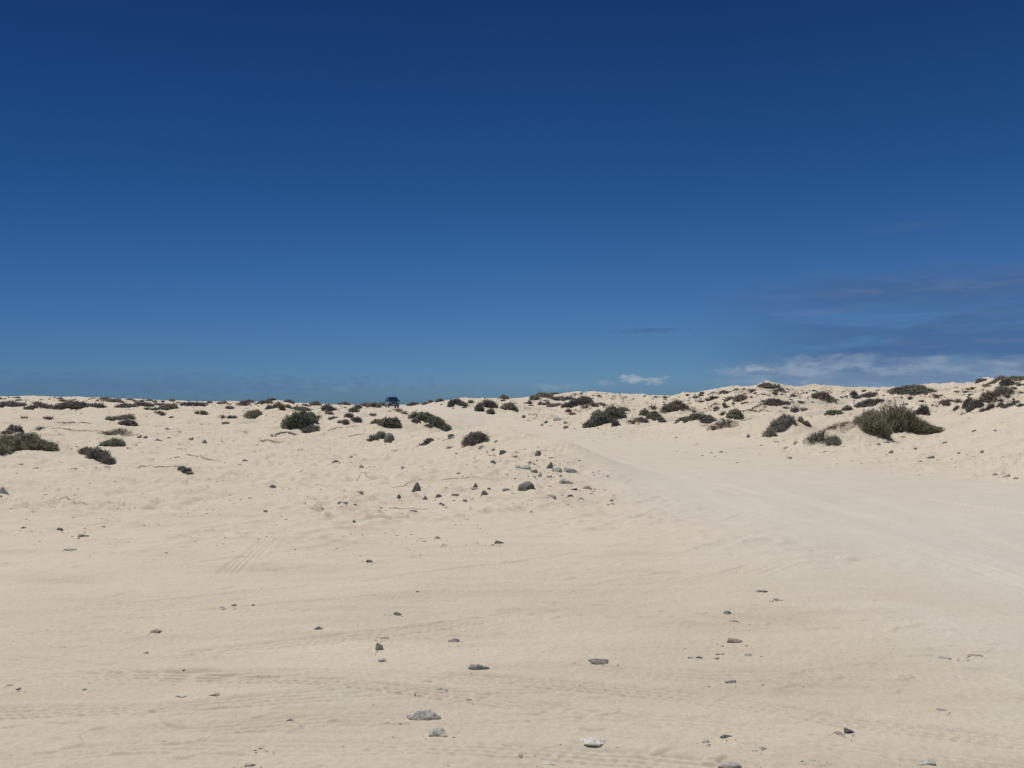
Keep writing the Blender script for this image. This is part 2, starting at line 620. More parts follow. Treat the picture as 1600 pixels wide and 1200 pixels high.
def noise3(p, s):
    return (noise(p[:, 0] * s + 3.3, p[:, 1] * s + 7.7) + noise(p[:, 1] * s + 13.3, p[:, 2] * s + 1.7) + noise(p[:, 2] * s + 23.3, p[:, 0] * s + 5.1)) / 1.7


def rock_shape(seed, base=ICO3, facets=9, rough=.06, peak=0):
    r = np.random.default_rng(seed)
    v = base[0].copy()
    for _ in range(facets):
        n = r.normal(size=3)
        n /= np.linalg.norm(n)
        d = r.uniform(.48, .85)
        dot = v @ n
        over = np.clip(dot - d, 0, None)
        v = v - np.outer(over * .92, n)
    off = r.uniform(0, 50, 3)
    low = np.clip(-v[:, 2] + .12, 0, .85)
    fl = 1 / np.sqrt(1 - low ** 2)
    v[:, 0] *= fl
    v[:, 1] *= fl
    k = 1 + rough * noise3(v + off, 2.2) + rough * .6 * noise3(v + off, 5.5) + rough * .35 * noise3(v + off, 12)
    v = v * k[:, None]
    if peak:
        zz = np.clip(v[:, 2], 0, None)
        s = 1 - peak * zz
        v[:, 0] *= s
        v[:, 1] *= s
        v[:, 2] += peak * .3 * zz
    return v


def put_rock(px, by, w, h, kind, label, group=None, name='stone', tilt=0.0, peak=0, depth=.75, cat='stone', seed=None, rough=.12, facets=12):
    x, y, z = cast(px, by - .12 * h)
    sc = y / F
    W = w * sc * .5
    Hv = h * sc
    el = max((by - 632.0) / F, 0.01)
    D = W * depth
    vis = max(Hv - 1.5 * D * el, .42 * Hv)          # part of the apparent height that is real height
    seed = seed if seed is not None else int(px * 7 + by * 13)
    v = rock_shape(seed, ICO3 if w > 8 else ICO2, facets, rough, peak)
    mx = np.abs(v).max(0)
    v = v / mx
    # buried: the lower 40 % sits under the sand
    v = v * np.array([W * 1.17, D * 1.1, vis * 1.22])
    v[:, 2] -= .22 * vis
    ca, sa = math.cos(tilt), math.sin(tilt)
    X = v[:, 0] * ca - v[:, 2] * sa
    Z = v[:, 0] * sa + v[:, 2] * ca
    v[:, 0], v[:, 2] = X, Z
    o = mesh_obj(name, v, (ICO3 if w > 8 else ICO2)[1], ROCK[kind], None, (x, y + D * .5, min(hz(x, y + D * .5), hz(x, y - D * .4) + .004, hz(x - W * .8, y + D * .4) + .02, hz(x + W * .8, y + D * .4) + .02)), smooth=True)
    tag(o, label, cat, group)
    return o


GS = 'stones lying on the sand'
# px, base y, width px, height px, kind, label, extra
R = [
    # ---- foreground
    (664, 1126, 52, 26, 'pale', 'largest pale flat stone with reddish broken corner, bottom centre foreground', dict(tilt=-.12)),
    (684, 1152, 42, 20, 'pale', 'pale half-buried slab just below the largest pale foreground stone', {}),
    (748, 1048, 34, 15, 'grey', 'pitted dark grey stone, the darkest of the central foreground cluster', dict(depth=.6)),
    (688, 1082, 23, 10, 'grey', 'small grey wedge stone between pitted dark stone and largest pale stone', dict(tilt=.2)),
    (668, 1066, 25, 6, 'brown', 'thin brownish sliver of stone behind the small grey wedge stone', {}),
    (592, 1018, 19, 17, 'pale', 'pale grey cobble sunk in sand left of the central foreground stones', {}),
    (600, 1001, 20, 5, 'brown', 'flat brown chip leaning behind the sunken pale grey cobble', {}),
    (597, 1036, 15, 8, 'pale', 'crumbly pale stone in front of the sunken grey cobble', {}),
    (711, 1004, 23, 10, 'grey', 'elongated light grey stone tilting right, behind the pitted dark stone', dict(tilt=-.25)),
    (620, 961, 15, 6, 'dark', 'small dark stone alone on tracked sand above the central cluster', {}),
    (935, 1037, 29, 9, 'dark', 'flat dark grey stone with pointed ends, alone right of centre foreground', {}),
    (733, 1096, 17, 8, 'brown', 'brown peaked pebble beside a tyre rut near the largest pale stone', dict(peak=.4)),
    (930, 1167, 52, 15, 'white', 'whitish flat slab with shaded lower edge at bottom centre right', dict(depth=.7)),
    (856, 1194, 20, 5, 'white', 'thin white flake on the bottom edge left of the whitish slab', {}),
    (815, 1181, 13, 5, 'brown', 'small tan chip near bottom edge left of the whitish slab', {}),
    (498, 985, 15, 8, 'pale', 'small pale round stone left of centre in the foreground', {}),
    (240, 990, 21, 8, 'brown', 'brownish stone with dark underside on the left foreground sand', {}),
    (228, 1022, 9, 4, 'brown', 'tiny brown pebble below the brownish left foreground stone', {}),
    (335, 1089, 26, 8, 'brown', 'rough brown flat stone, widest in the lower left foreground', dict(rough=.14)),
    (281, 1089, 21, 6, 'white', 'white shell-like stone flake left of rough brown flat stone', {}),
    (27, 1079, 11, 5, 'grey', 'grey pebble near the left edge, right one of a close pair', {}),
    (12, 1073, 11, 3, 'grey', 'thin grey pebble near the left edge, left one of a close pair', {}),
    (131, 1079, 7, 4, 'grey', 'single tiny grey pebble between left edge pair and white flake', {}),
    (453, 1127, 11, 6, 'grey', 'small round grey pebble beside a rut in lower left centre', {}),
    (407, 1168, 13, 6, 'grey', 'small grey pebble near the bottom, right of lower left tracks', {}),
    (258, 1159, 9, 5, 'grey', 'small dark pebble near the bottom left corner area', {}),
    (389, 1200, 18, 7, 'grey', 'grey stone cut by the bottom edge at left', {}),
    (365, 948, 12, 4, 'dark', 'dark pebble at right end of short row on left foreground sand', {}),
    (345, 950, 11, 4, 'grey', 'grey pebble at left end of short row on left foreground sand', {}),
    (396, 947, 9, 4, 'grey', 'greyish pebble just right of the short pebble row', {}),
    (287, 1049, 6, 3, 'dark', 'tiny dark pebble between brownish stone and white flake', {}),
    (1138, 961, 15, 8, 'grey', 'upper grey stone of two close together on right foreground', {}),
    (1146, 973, 19, 9, 'grey', 'lower grey stone of two close together on right foreground', dict(tilt=-.2)),
    (1150, 1006, 26, 9, 'brown', 'grey-brown tapering stone sloping right below the two close stones', dict(tilt=-.2)),
    (1192, 926, 19, 6, 'grey', 'flat bluish grey stone above the two close stones', {}),
    (1213, 939, 15, 4, 'dark', 'thin dark stick-like stone right of the flat bluish stone', {}),
    (1091, 1027, 13, 6, 'grey', 'rounded pebble of the left pebble cluster on right foreground', {}),
    (1079, 1027, 9, 4, 'grey', 'flat chip beside the rounded pebble of the left pebble cluster', {}),
    (1121, 1022, 8, 4, 'grey', 'small chip of the right pebble cluster, upper left', {}),
    (1129, 1021, 9, 3, 'grey', 'small chip of the right pebble cluster, upper right', {}),
    (1122, 1028, 9, 4, 'brown', 'small chip of the right pebble cluster, lower', {}),
    (1167, 1023, 15, 6, 'pale', 'greenish pale stone right of the two pebble clusters', {}),
    (1144, 1070, 20, 8, 'grey', 'smooth oval grey stone with dark left tip on right foreground', dict(rough=.03)),
    (1137, 1155, 19, 8, 'dark', 'dark peaked stone above the large flat blue-grey stone', dict(peak=.3)),
    (1104, 1161, 14, 7, 'grey', 'small broken grey stone left of the dark peaked stone', {}),
    (1191, 1172, 18, 6, 'grey', 'narrow grey stone right of the dark peaked stone', dict(tilt=.2)),
    (1145, 1197, 40, 16, 'grey', 'large flat blue-grey stone on the bottom edge right of centre', dict(rough=.04)),
    (1328, 1148, 20, 13, 'dark', 'dark angular stone with crumbled pieces at its left, lower right', {}),
    (1312, 1149, 16, 6, 'brown', 'crumbled pale brown piece against the dark angular stone', {}),
    (1478, 1030, 30, 6, 'grey', 'long thin grey stone near the right edge, left one of two', {}),
    (1526, 1025, 24, 5, 'brown', 'long thin brownish stone near the right edge, right one of two', {}),
    (1473, 1112, 21, 6, 'grey', 'flat bluish stone alone on the lower right sand', {}),
    (1452, 1195, 30, 9, 'pale', 'pale crumbly stone on the bottom edge towards the right corner', {}),
    (1272, 1191, 13, 5, 'grey', 'small grey pebble on bottom edge between large flat and pale crumbly stones', {}),
    (778, 851, 17, 7, 'dark', 'dark twin-lobed stone on bare sand below the large basalt boulder', {}),
    (576, 879, 12, 5, 'dark', 'dark flat pebble on bare sand below the pointed boulder', {}),
    (683, 842, 11, 4, 'brown', 'small brown pebble between the dark twin-lobed stone and flat pebble', {}),
    (652, 925, 7, 4, 'dark', 'tiny round dark pebble on tracked sand in mid foreground', {}),
    # ---- bank by the road
    (821, 772, 32, 18, 'dark', 'large dark pitted basalt boulder at the foot of the road bank', dict(name='boulder', depth=.8)),
    (841, 714, 14, 10, 'dark', 'dark boulder at the top of the road bank, nearest the track', dict(name='boulder')),
    (859, 735, 15, 12, 'dark', 'smooth rounded dark boulder midway down the road bank', dict(name='boulder', rough=.03)),
    (873, 740, 22, 8, 'grey', 'grey slab leaning against the smooth rounded boulder', dict(tilt=-.25)),
    (894, 744, 38, 12, 'grey', 'longest grey slab sloping down to the track edge', dict(tilt=-.42, depth=.4)),
    (885, 757, 23, 10, 'grey', 'cracked grey slab just below the longest sloping slab', dict(rough=.15)),
    (809, 732, 14, 7, 'grey', 'grey stone at left of the bank stones row', {}),
    (823, 735, 19, 7, 'grey', 'light grey wedge stone right of the left bank stone', dict(tilt=.15)),
    (833, 742, 15, 7, 'brown', 'brown triangular stone in the middle of the bank', dict(tilt=.3)),
    (843, 745, 10, 9, 'grey', 'small upright grey stone right of brown triangular stone', {}),
    (858, 748, 16, 7, 'grey', 'grey curved stone below the smooth rounded boulder', {}),
    (876, 747, 7, 4, 'brown', 'tiny brown pointed stone above the cracked slab', dict(peak=.4)),
    (829, 726, 12, 4, 'dark', 'thin dark stone high in the middle of the bank', dict(tilt=-.2)),
    (804, 718, 12, 6, 'brown', 'reddish brown stone just under the bank crest', {}),
    (788, 711, 21, 8, 'dark', 'dark flat boulder on the bank crest right of the bushy shrub', dict(name='boulder')),
    (773, 705, 14, 5, 'brown', 'tan flat stone at left of the dark flat crest boulder', {}),
    (754, 705, 12, 6, 'grey', 'grey rounded stone under the bushy shrub on the bank', {}),
    (861, 781, 26, 10, 'grey', 'grey angular slab right of the large basalt boulder', dict(tilt=-.25)),
    (898, 768, 16, 5, 'dark', 'thin dark slab on the lower bank', dict(tilt=-.15)),
    (920, 766, 20, 6, 'brown', 'brown-grey slab near the lower tip of bank', dict(tilt=-.15)),
    (925, 774, 9, 4, 'dark', 'small dark stone near the lower tip of bank', {}),
    (891, 780, 9, 4, 'dark', 'small dark stone below the thin dark slab', {}),
    (909, 783, 14, 5, 'grey', 'broken grey stone low on the bank', {}),
    (956, 786, 6, 3, 'dark', 'last tiny dark stone at the tip of bank by the track', {}),
    (792, 768, 14, 5, 'grey', 'grey stone close left of the large basalt boulder', {}),
    (828, 803, 8, 5, 'grey', 'grey pebble on sand below the large basalt boulder', {}),
    # ---- open sand, middle
    (651, 774, 21, 17, 'dark', 'pointed greenish grey boulder standing on open sand', dict(name='boulder', peak=.55, depth=.9, seed=5, rough=.05, facets=5)),
    (623, 782, 14, 8, 'dark', 'dark stone just left in front of the pointed boulder', {}),
    (664, 783, 14, 8, 'dark', 'dark triangular stone just right in front of pointed boulder', dict(peak=.4)),
    (684, 780, 11, 6, 'dark', 'dark stone second to the right of the pointed boulder', {}),
    (688, 789, 7, 4, 'dark', 'small dark pebble right below pointed boulder, upper of two', {}),
    (693, 793, 7, 4, 'dark', 'small dark pebble right below pointed boulder, lower of two', {}),
    (645, 802, 12, 4, 'grey', 'flat grey stone below the pointed boulder', {}),
    (743, 763, 9, 7, 'dark', 'dark upright stone left of the road bank', {}),
    (740, 768, 16, 5, 'brown', 'brown slab in front of dark upright stone by bank', {}),
    (758, 776, 11, 8, 'dark', 'dark blocky stone between pointed boulder and basalt boulder', {}),
    (764, 767, 9, 3, 'dark', 'thin dark stone above the dark blocky stone', {}),
    (726, 786, 7, 5, 'dark', 'small knobbly dark stone left of the dark blocky stone', {}),
    (710, 777, 15, 5, 'brown', 'slanting brown slab between pointed boulder and dark blocky stone', dict(tilt=.3)),
    (629, 735, 9, 5, 'grey', 'grey roof-shaped stone on open sand below the shrub with boulder', dict(peak=.3)),
    (637, 741, 6, 3, 'dark', 'small dark pebble beside the grey roof-shaped stone', {}),
    (716, 744, 8, 5, 'brown', 'brown peaked stone alone on the sandy bank face', dict(peak=.3)),
    (706, 684, 12, 7, 'dark', 'dark stone left of the bushy shrub on the bank crest', {}),
    (776, 693, 8, 6, 'grey', 'grey stone right of the bushy shrub near the track', {}),
    (772, 720, 6, 4, 'dark', 'small dark stone on upper bank face, top one of three', {}),
    (770, 728, 8, 5, 'dark', 'small slanting dark stone on bank face, lowest of three', dict(tilt=.4)),
    (783, 724, 8, 4, 'brown', 'small brown slanting stone on bank face, right of three', dict(tilt=.4)),
    (768, 715, 10, 4, 'grey', 'grey stone under the crest of bank face', {}),
    (608, 697, 19, 19, 'dark', 'dark rounded boulder taller than the green shrub it touches', dict(name='boulder', depth=.8, facets=6, rough=.06, seed=8)),
    (425, 765, 17, 7, 'dark', 'dark blocky stone on open sand left of centre', {}),
    (491, 780, 12, 6, 'dark', 'dark stone with sloping left side on the open sand', dict(tilt=.15)),
    (414, 801, 11, 6, 'dark', 'dark slanting stone below the dark blocky stone', dict(tilt=.35)),
    (525, 724, 12, 4, 'dark', 'thin dark stone in the middle of open sand below shrubs', {}),
    (547, 717, 7, 3, 'dark', 'small dark oval pebble above the thin dark stone', {}),
    (564, 734, 15, 7, 'brown', 'pale brown triangular stone on open sand', dict(peak=.3)),
    (534, 793, 16, 5, 'pale', 'pale low stone on open sand left of pointed boulder', {}),
    (553, 819, 9, 5, 'dark', 'dark pebble below the pale low stone', {}),
    # ---- left
    (5, 775, 16, 13, 'grey', 'rounded grey boulder cut off by the left edge', dict(name='boulder', rough=.03)),
    (0, 782, 8, 5, 'dark', 'dark stone below the boulder at the left edge', {}),
    (113, 738, 17, 6, 'grey', 'grey flat stone below the leaning spiky shrub, left one', {}),
    (167, 735, 15, 5, 'dark', 'dark flat stone directly under the leaning spiky shrub', {}),
    (55, 735, 8, 4, 'brown', 'small brown stone on sand under the feathery shrub mound', {}),
    (92, 830, 16, 6, 'dark', 'dark domed stone on the left sand', {}),
    (36, 827, 9, 4, 'grey', 'small grey stone left of the dark domed stone', {}),
    (126, 840, 20, 6, 'pale', 'pale flat stone right of the dark domed stone', {}),
    (105, 862, 22, 5, 'grey', 'low crumbly grey stone below the pale flat left stone', dict(rough=.16)),
    (245, 690, 18, 7, 'grey', 'grey wedge-shaped slab on sand below the dry grey shrub', dict(tilt=-.08)),
    (217, 685, 8, 4, 'dark', 'small dark stone left of the wedge slab, first of two', {}),
    (227, 686, 7, 4, 'dark', 'small dark stone left of the wedge slab, second of two', {}),
    (247, 668, 17, 4, 'pale', 'long pale stone right of the charcoal dome shrub', {}),
    (261, 673, 14, 4, 'grey', 'grey stone just below the long pale stone', {}),
    (317, 694, 10, 7, 'grey', 'rounded greenish stone on open left sand', dict(rough=.03)),
    (297, 690, 11, 8, 'brown', 'broken brown stone left of the rounded greenish stone', dict(rough=.16)),
    (382, 723, 8, 4, 'dark', 'small dark peaked stone alone on the left middle sand', dict(peak=.4)),
    (350, 695, 7, 3, 'dark', 'tiny dark stone right of the rounded greenish stone', {}),
    # ---- right of the track
    (871, 659, 17, 7, 'grey', 'grey block of rock beyond the track at the dune foot', dict(name='boulder')),
    (853, 662, 7, 5, 'dark', 'dark stone left of the grey block beyond the track', {}),
    (847, 666, 6, 4, 'brown', 'small brown stone nearest the track left of grey block', {}),
    (884, 663, 8, 4, 'dark', 'dark stone right of the grey block beyond the track', {}),
    (885, 671, 10, 6, 'brown', 'tilted brown stone between grey block and large mat shrub', dict(tilt=.5)),
    (818, 654, 7, 5, 'dark', 'lone dark stone on the far side of the track', {}),
    (1169, 686, 7, 8, 'dark', 'small upright dark stone alone left of the climbing shrub', {}),
    (1127, 707, 11, 3, 'brown', 'thin flat brown stone at the right edge of the track', {}),
    (1057, 685, 9, 3, 'brown', 'thin brown stone under the dark mat shrub', {}),
    (1243, 695, 8, 6, 'grey', 'small grey upright stone below the climbing shrub', {}),
    (1228, 703, 8, 5, 'pale', 'pale crumbled stone below the small grey upright stone', {}),
    (1214, 692, 12, 3, 'grey', 'flat grey slab at foot of the climbing shrub', {}),
    (1233, 717, 13, 4, 'brown', 'slanting thin brown slab by the track right side', dict(tilt=.15)),
    (1294, 707, 15, 3, 'dark', 'thin dark slab below the dry twiggy shrubs', {}),
    (1374, 696, 8, 4, 'dark', 'small dark stone under the largest olive shrub, left', {}),
    (1385, 693, 9, 3, 'dark', 'small dark stone under the largest olive shrub, right', {}),
    (1393, 709, 10, 5, 'grey', 'slanting grey stone on sand below the largest olive shrub', dict(tilt=.4)),
    (1410, 685, 12, 3, 'dark', 'dark flat stone at the front foot of the largest olive shrub', {}),
    (1431, 704, 8, 5, 'dark', 'dark small stone right below the largest olive shrub', dict(tilt=.4)),
    (1456, 718, 14, 6, 'dark', 'dark lumpy stone on the open right sand', dict(rough=.14)),
    (1438, 723, 8, 4, 'brown', 'brown pebble left of the dark lumpy stone', {}),
    (1499, 712, 9, 4, 'brown', 'brown slanting pebble right of the dark lumpy stone', dict(tilt=.3)),
    (1477, 695, 8, 3, 'grey', 'small grey pebble above the dark lumpy stone', {}),
    (1523, 675, 8, 3, 'dark', 'dark pebble pair member high on the right sand, left', {}),
    (1555, 675, 7, 3, 'dark', 'dark pebble high on the right sand, right', {}),
    (1535, 709, 6, 5, 'brown', 'small upright brown pebble on the right sand', {}),
    (1574, 748, 13, 6, 'grey', 'bluish oval stone by the right edge, largest there', {}),
    (1555, 746, 8, 4, 'grey', 'small grey stone left of the bluish oval stone', {}),
    (1587, 750, 10, 4, 'brown', 'brown stone right of the bluish oval stone at the right edge', {}),
]
for (px, by, w, h, kind, label, ex) in R:
    put_rock(px, by, w, h, kind, label, **ex)

# ------------------------------------------------------------------ shrubs
class Soup:
    def __init__(self):
        self.v, self.f, self.n = [], [], 0

    def add(self, V, Fc):
        V = np.asarray(V, float).reshape(-1, 3)
        Fc = np.asarray(Fc, int) + self.n
        self.v.append(V)
        self.f.extend(Fc.tolist())
        self.n += len(V)

    def blades(self, base, dirv, L, W, r, nrm=None):
        """flat lozenge blades"""
        n = len(base)
        rnd = r.normal(size=(n, 3)) if nrm is None else nrm
        sd = np.cross(dirv, rnd)
        sd /= np.linalg.norm(sd, axis=1)[:, None] + 1e-9
        L = np.broadcast_to(np.asarray(L, float), (n,))[:, None]
        W = np.broadcast_to(np.asarray(W, float), (n,))[:, None]
        mid = base + dirv * L * .5
        V = np.stack([base, mid + sd * W * .5, base + dirv * L, mid - sd * W * .5], 1)
        self.add(V, np.arange(n * 4).reshape(n, 4))

    def tube(self, pts, r0, r1, sides=4):
        pts = np.asarray(pts, float)
        n = len(pts)
        ring = []
        for i, p in enumerate(pts):
            d = pts[min(i + 1, n - 1)] - pts[max(i - 1, 0)]
            d = d / (np.linalg.norm(d) + 1e-9)
            a = np.cross(d, [0.3, .2, 1.0]) if abs(d[2]) < .9 else np.cross(d, [1.0, 0, 0])
            a /= np.linalg.norm(a) + 1e-9
            b = np.cross(d, a)
            rad = r0 + (r1 - r0) * i / max(n - 1, 1)
            for k in range(sides):
                t = 2 * math.pi * k / sides
                ring.append(p + rad * (math.cos(t) * a + math.sin(t) * b))
        fs = []
        for i in range(n - 1):
            for k in range(sides):
                fs.append([i * sides + k, i * sides + (k + 1) % sides, (i + 1) * sides + (k + 1) % sides, (i + 1) * sides + k])
        self.add(ring, fs)


def lobe_fill(S, B, cx, cy, a, b, h, kind, leaf, r, ground, org, dens=1.0):
    """fills one dome of the crown, draped over the ground"""
    ox, oy, oz = org
    sd = r.uniform(0, 90)

    def top(x, y):
        u = (x - cx) / a
        v = (y - cy) / b
        ang = np.arctan2(v, u)
        rad = 1.03 + .30 * noise(np.cos(ang) * 1.6 + sd, np.sin(ang) * 1.6 + sd) + .22 * noise(np.cos(ang) * 5 + sd, np.sin(ang) * 5)
        q = np.sqrt(u * u + v * v) / rad
        t = np.sqrt(np.clip(1 - q ** 2.2, 0, 1))
        k = .88 + .36 * noise(x / (a * .45) + sd, y / (a * .45) + sd) + .16 * noise(x / (a * .17) + sd, y / (a * .17))
        return h * t * k, q
    area = math.pi * a * b + 2.2 * a * h
    n = int(np.clip(dens * 3.4 * area / (.30 * leaf * leaf), 90, 5200))
    if kind == 'R':
        n = int(n * .32)
    m = int(n * 1.45)
    rho = np.sqrt(r.uniform(0, 1.15, m))
    th = r.uniform(0, 2 * np.pi, m)
    x = cx + a * rho * np.cos(th)
    y = cy + b * rho * np.sin(th)
    ht, q = top(x, y)
    ok = (q < 1)
    x, y, ht = x[ok][:n], y[ok][:n], ht[ok][:n]
    n = len(x)
    if n == 0:
        return
    fr = 1 - r.uniform(0, 1, n) ** 1.7 * (.95 if kind != 'D' else .9)
    z = ground(x, y) - oz + ht * fr
    base = np.stack([x - ox, y - oy, z], 1)
    out = np.stack([(x - cx) / a, (y - cy) / b, .55 + 0 * x], 1)
    if kind == 'T':
        out[:, 2] = 1.0
    dv = out + r.normal(size=(n, 3)) * (.75 if kind != 'R' else .55)
    dv /= np.linalg.norm(dv, axis=1)[:, None]
    # outer leaves lie along the crown surface, inner ones point anywhere
    nm = np.stack([(x - cx) / (a * a), (y - cy) / (b * b), (.25 + .75 * fr) / h * .9 + 0 * x], 1)
    nm /= np.linalg.norm(nm, axis=1)[:, None]
    nm = nm + r.normal(size=(n, 3)) * .38
    nm /= np.linalg.norm(nm, axis=1)[:, None]
    lie = (r.uniform(0, 1, n) < (.84 if kind == 'D' else .5)) & (fr > .35)
    if kind != 'R' and lie.any():
        t = np.cross(nm[lie], r.normal(size=(int(lie.sum()), 3)))
        t /= np.linalg.norm(t, axis=1)[:, None] + 1e-9
        S.blades(base[lie], t, leaf * r.uniform(.8, 1.6, len(t)), leaf * (.62 if kind == 'D' else .42), r, nm[lie])
        base, dv = base[~lie], dv[~lie]
        n = len(base)
    if kind == 'D':
        S.blades(base, dv, leaf * r.uniform(.6, 1.3, n), leaf * .55 * r.uniform(.7, 1.2, n), r)
    elif kind == 'T':
        S.blades(base, dv, leaf * r.uniform(.8, 1.9, n), leaf * .34, r)
    else:
        S.blades(base, dv, leaf * r.uniform(1.0, 2.6, n), leaf * .16, r)
    # longer sprigs breaking the outline
    ns = int({'D': 14, 'T': 60, 'R': 40}[kind] * max(.5, min(2, a / .6)))
    rho = np.sqrt(r.uniform(0, 1, ns))
    th = r.uniform(0, 2 * np.pi, ns)
    x = cx + a * rho * np.cos(th)
    y = cy + b * rho * np.sin(th)
    ht, q = top(x, y)
    base = np.stack([x - ox, y - oy, ground(x, y) - oz + ht * .75], 1)
    dv = np.stack([(x - cx) / a, (y - cy) / b, .9 + 0 * x], 1) + r.normal(size=(ns, 3)) * .35
    dv /= np.linalg.norm(dv, axis=1)[:, None]
    ln = h * r.uniform(.2, .5, ns) * {'D': .6, 'T': 1.0, 'R': 1.1}[kind] + leaf
    S.blades(base, dv, ln, leaf * .22, r)
    if kind in 'TD':
        # leaves along the sprigs
        for k in range(3):
            bb = base + dv * (ln * (.35 + .22 * k))[:, None]
            d2 = dv + r.normal(size=(ns, 3)) * .6
            d2 /= np.linalg.norm(d2, axis=1)[:, None]
            S.blades(bb, d2, leaf * .7, leaf * .35, r)
    # inner mass so that the crown is not see-through
    if kind != 'R':
        V, Fs = [], []
        nu, nv = 18, 5
        for j in range(nv + 1):
            for i in range(nu):
                t = 2 * np.pi * i / nu
                rr_ = .74 * (1 - j / nv)
                V.append((cx + a * rr_ * math.cos(t), cy + b * rr_ * math.sin(t)))
        V = np.array(V)
        ht, q = top(V[:, 0], V[:, 1])
        z = ground(V[:, 0], V[:, 1]) - oz + ht * .62 - .03
        P = np.stack([V[:, 0] - ox, V[:, 1] - oy, z], 1)
        for j in range(nv):
            for i in range(nu):
                Fs.append([j * nu + i, j * nu + (i + 1) % nu, (j + 1) * nu + (i + 1) % nu, (j + 1) * nu + i])
        S.add(P, Fs)
    # woody stems from the root to the crown
    for _ in range({'D': 10, 'T': 20, 'R': 26}[kind]):
        t = r.uniform(0, 2 * math.pi)
        rho = r.uniform(.35, 1.02)
        ex, ey = cx + a * rho * math.cos(t), cy + b * rho * math.sin(t)
        sx, sy = cx + a * .2 * math.cos(t), cy + b * .2 * math.sin(t)
        pts = []
        h_end = float(top(np.array([ex]), np.array([ey]))[0][0]) + h * (.17 if kind == 'T' else .13)
        for k in range(5):
            f = k / 4
            x_, y_ = sx + (ex - sx) * f + r.normal() * a * .04, sy + (ey - sy) * f + r.normal() * b * .04
            gz = float(ground(np.array([x_]), np.array([y_]))[0]) - oz
            pts.append((x_ - ox, y_ - oy, gz + h * .75 * math.sin(f * 2.2) * (1 - f) + h_end * f))
        B.tube(pts, leaf * .26, leaf * .10, 3)


def put_shrub(lobes, kind, colour, label, group='shrubs growing on the sand', name='shrub'):
    px = sum(l[0] for l in lobes) / len(lobes)
    by = max(l[1] for l in lobes)
    r = np.random.default_rng(int(px * 3 + by * 17))
    Ls = []
    for (lx, ly, w, h) in lobes:
        x, y, z = cast(lx, ly - .1 * h)
        sc = y / F
        a = w * sc * .5
        b = max(a * .75, .1)
        hh = h * sc
        cy = y + b * .45
        cx = x * cy / y
        zc = hz(cx, cy)
        hh2 = max(z + hh - zc, .5 * hh)
        Ls.append((cx, cy, a, b, hh2, y))
    # the crown runs on between neighbouring clumps
    for A_, B_ in list(zip(Ls[:-1], Ls[1:])):
        mx_, my_ = (A_[0] + B_[0]) / 2, (A_[1] + B_[1]) / 2
        if math.hypot(A_[0] - B_[0], A_[1] - B_[1]) < 1.5 * (A_[2] + B_[2]):
            Ls.append((mx_, my_, .8 * (A_[2] + B_[2]) / 2, .8 * (A_[3] + B_[3]) / 2, .9 * (A_[4] + B_[4]) / 2, (A_[5] + B_[5]) / 2))
    ox = sum(l[0] for l in Ls) / len(Ls)
    oy = sum(l[1] for l in Ls) / len(Ls)
    oz = hz(ox, oy)
    S, BB = Soup(), []
    for (cx, cy, a, b, h, y) in Ls:
        leaf = float(np.clip(.0021 * y, .045, .22))
        B = Soup()
        lobe_fill(S, B, cx, cy, a, b, h, kind, leaf, r, gridz, (ox, oy, oz))
        if B.v:
            BB.append(B)
    root = empty(name, (ox, oy, oz))
    tag(root, label, 'shrub', group)
    mesh_obj('foliage', np.concatenate(S.v), S.f, LEAF[colour], root)
    for B in BB:
        mesh_obj('stems', np.concatenate(B.v), B.f, TWIG, root)
    return root


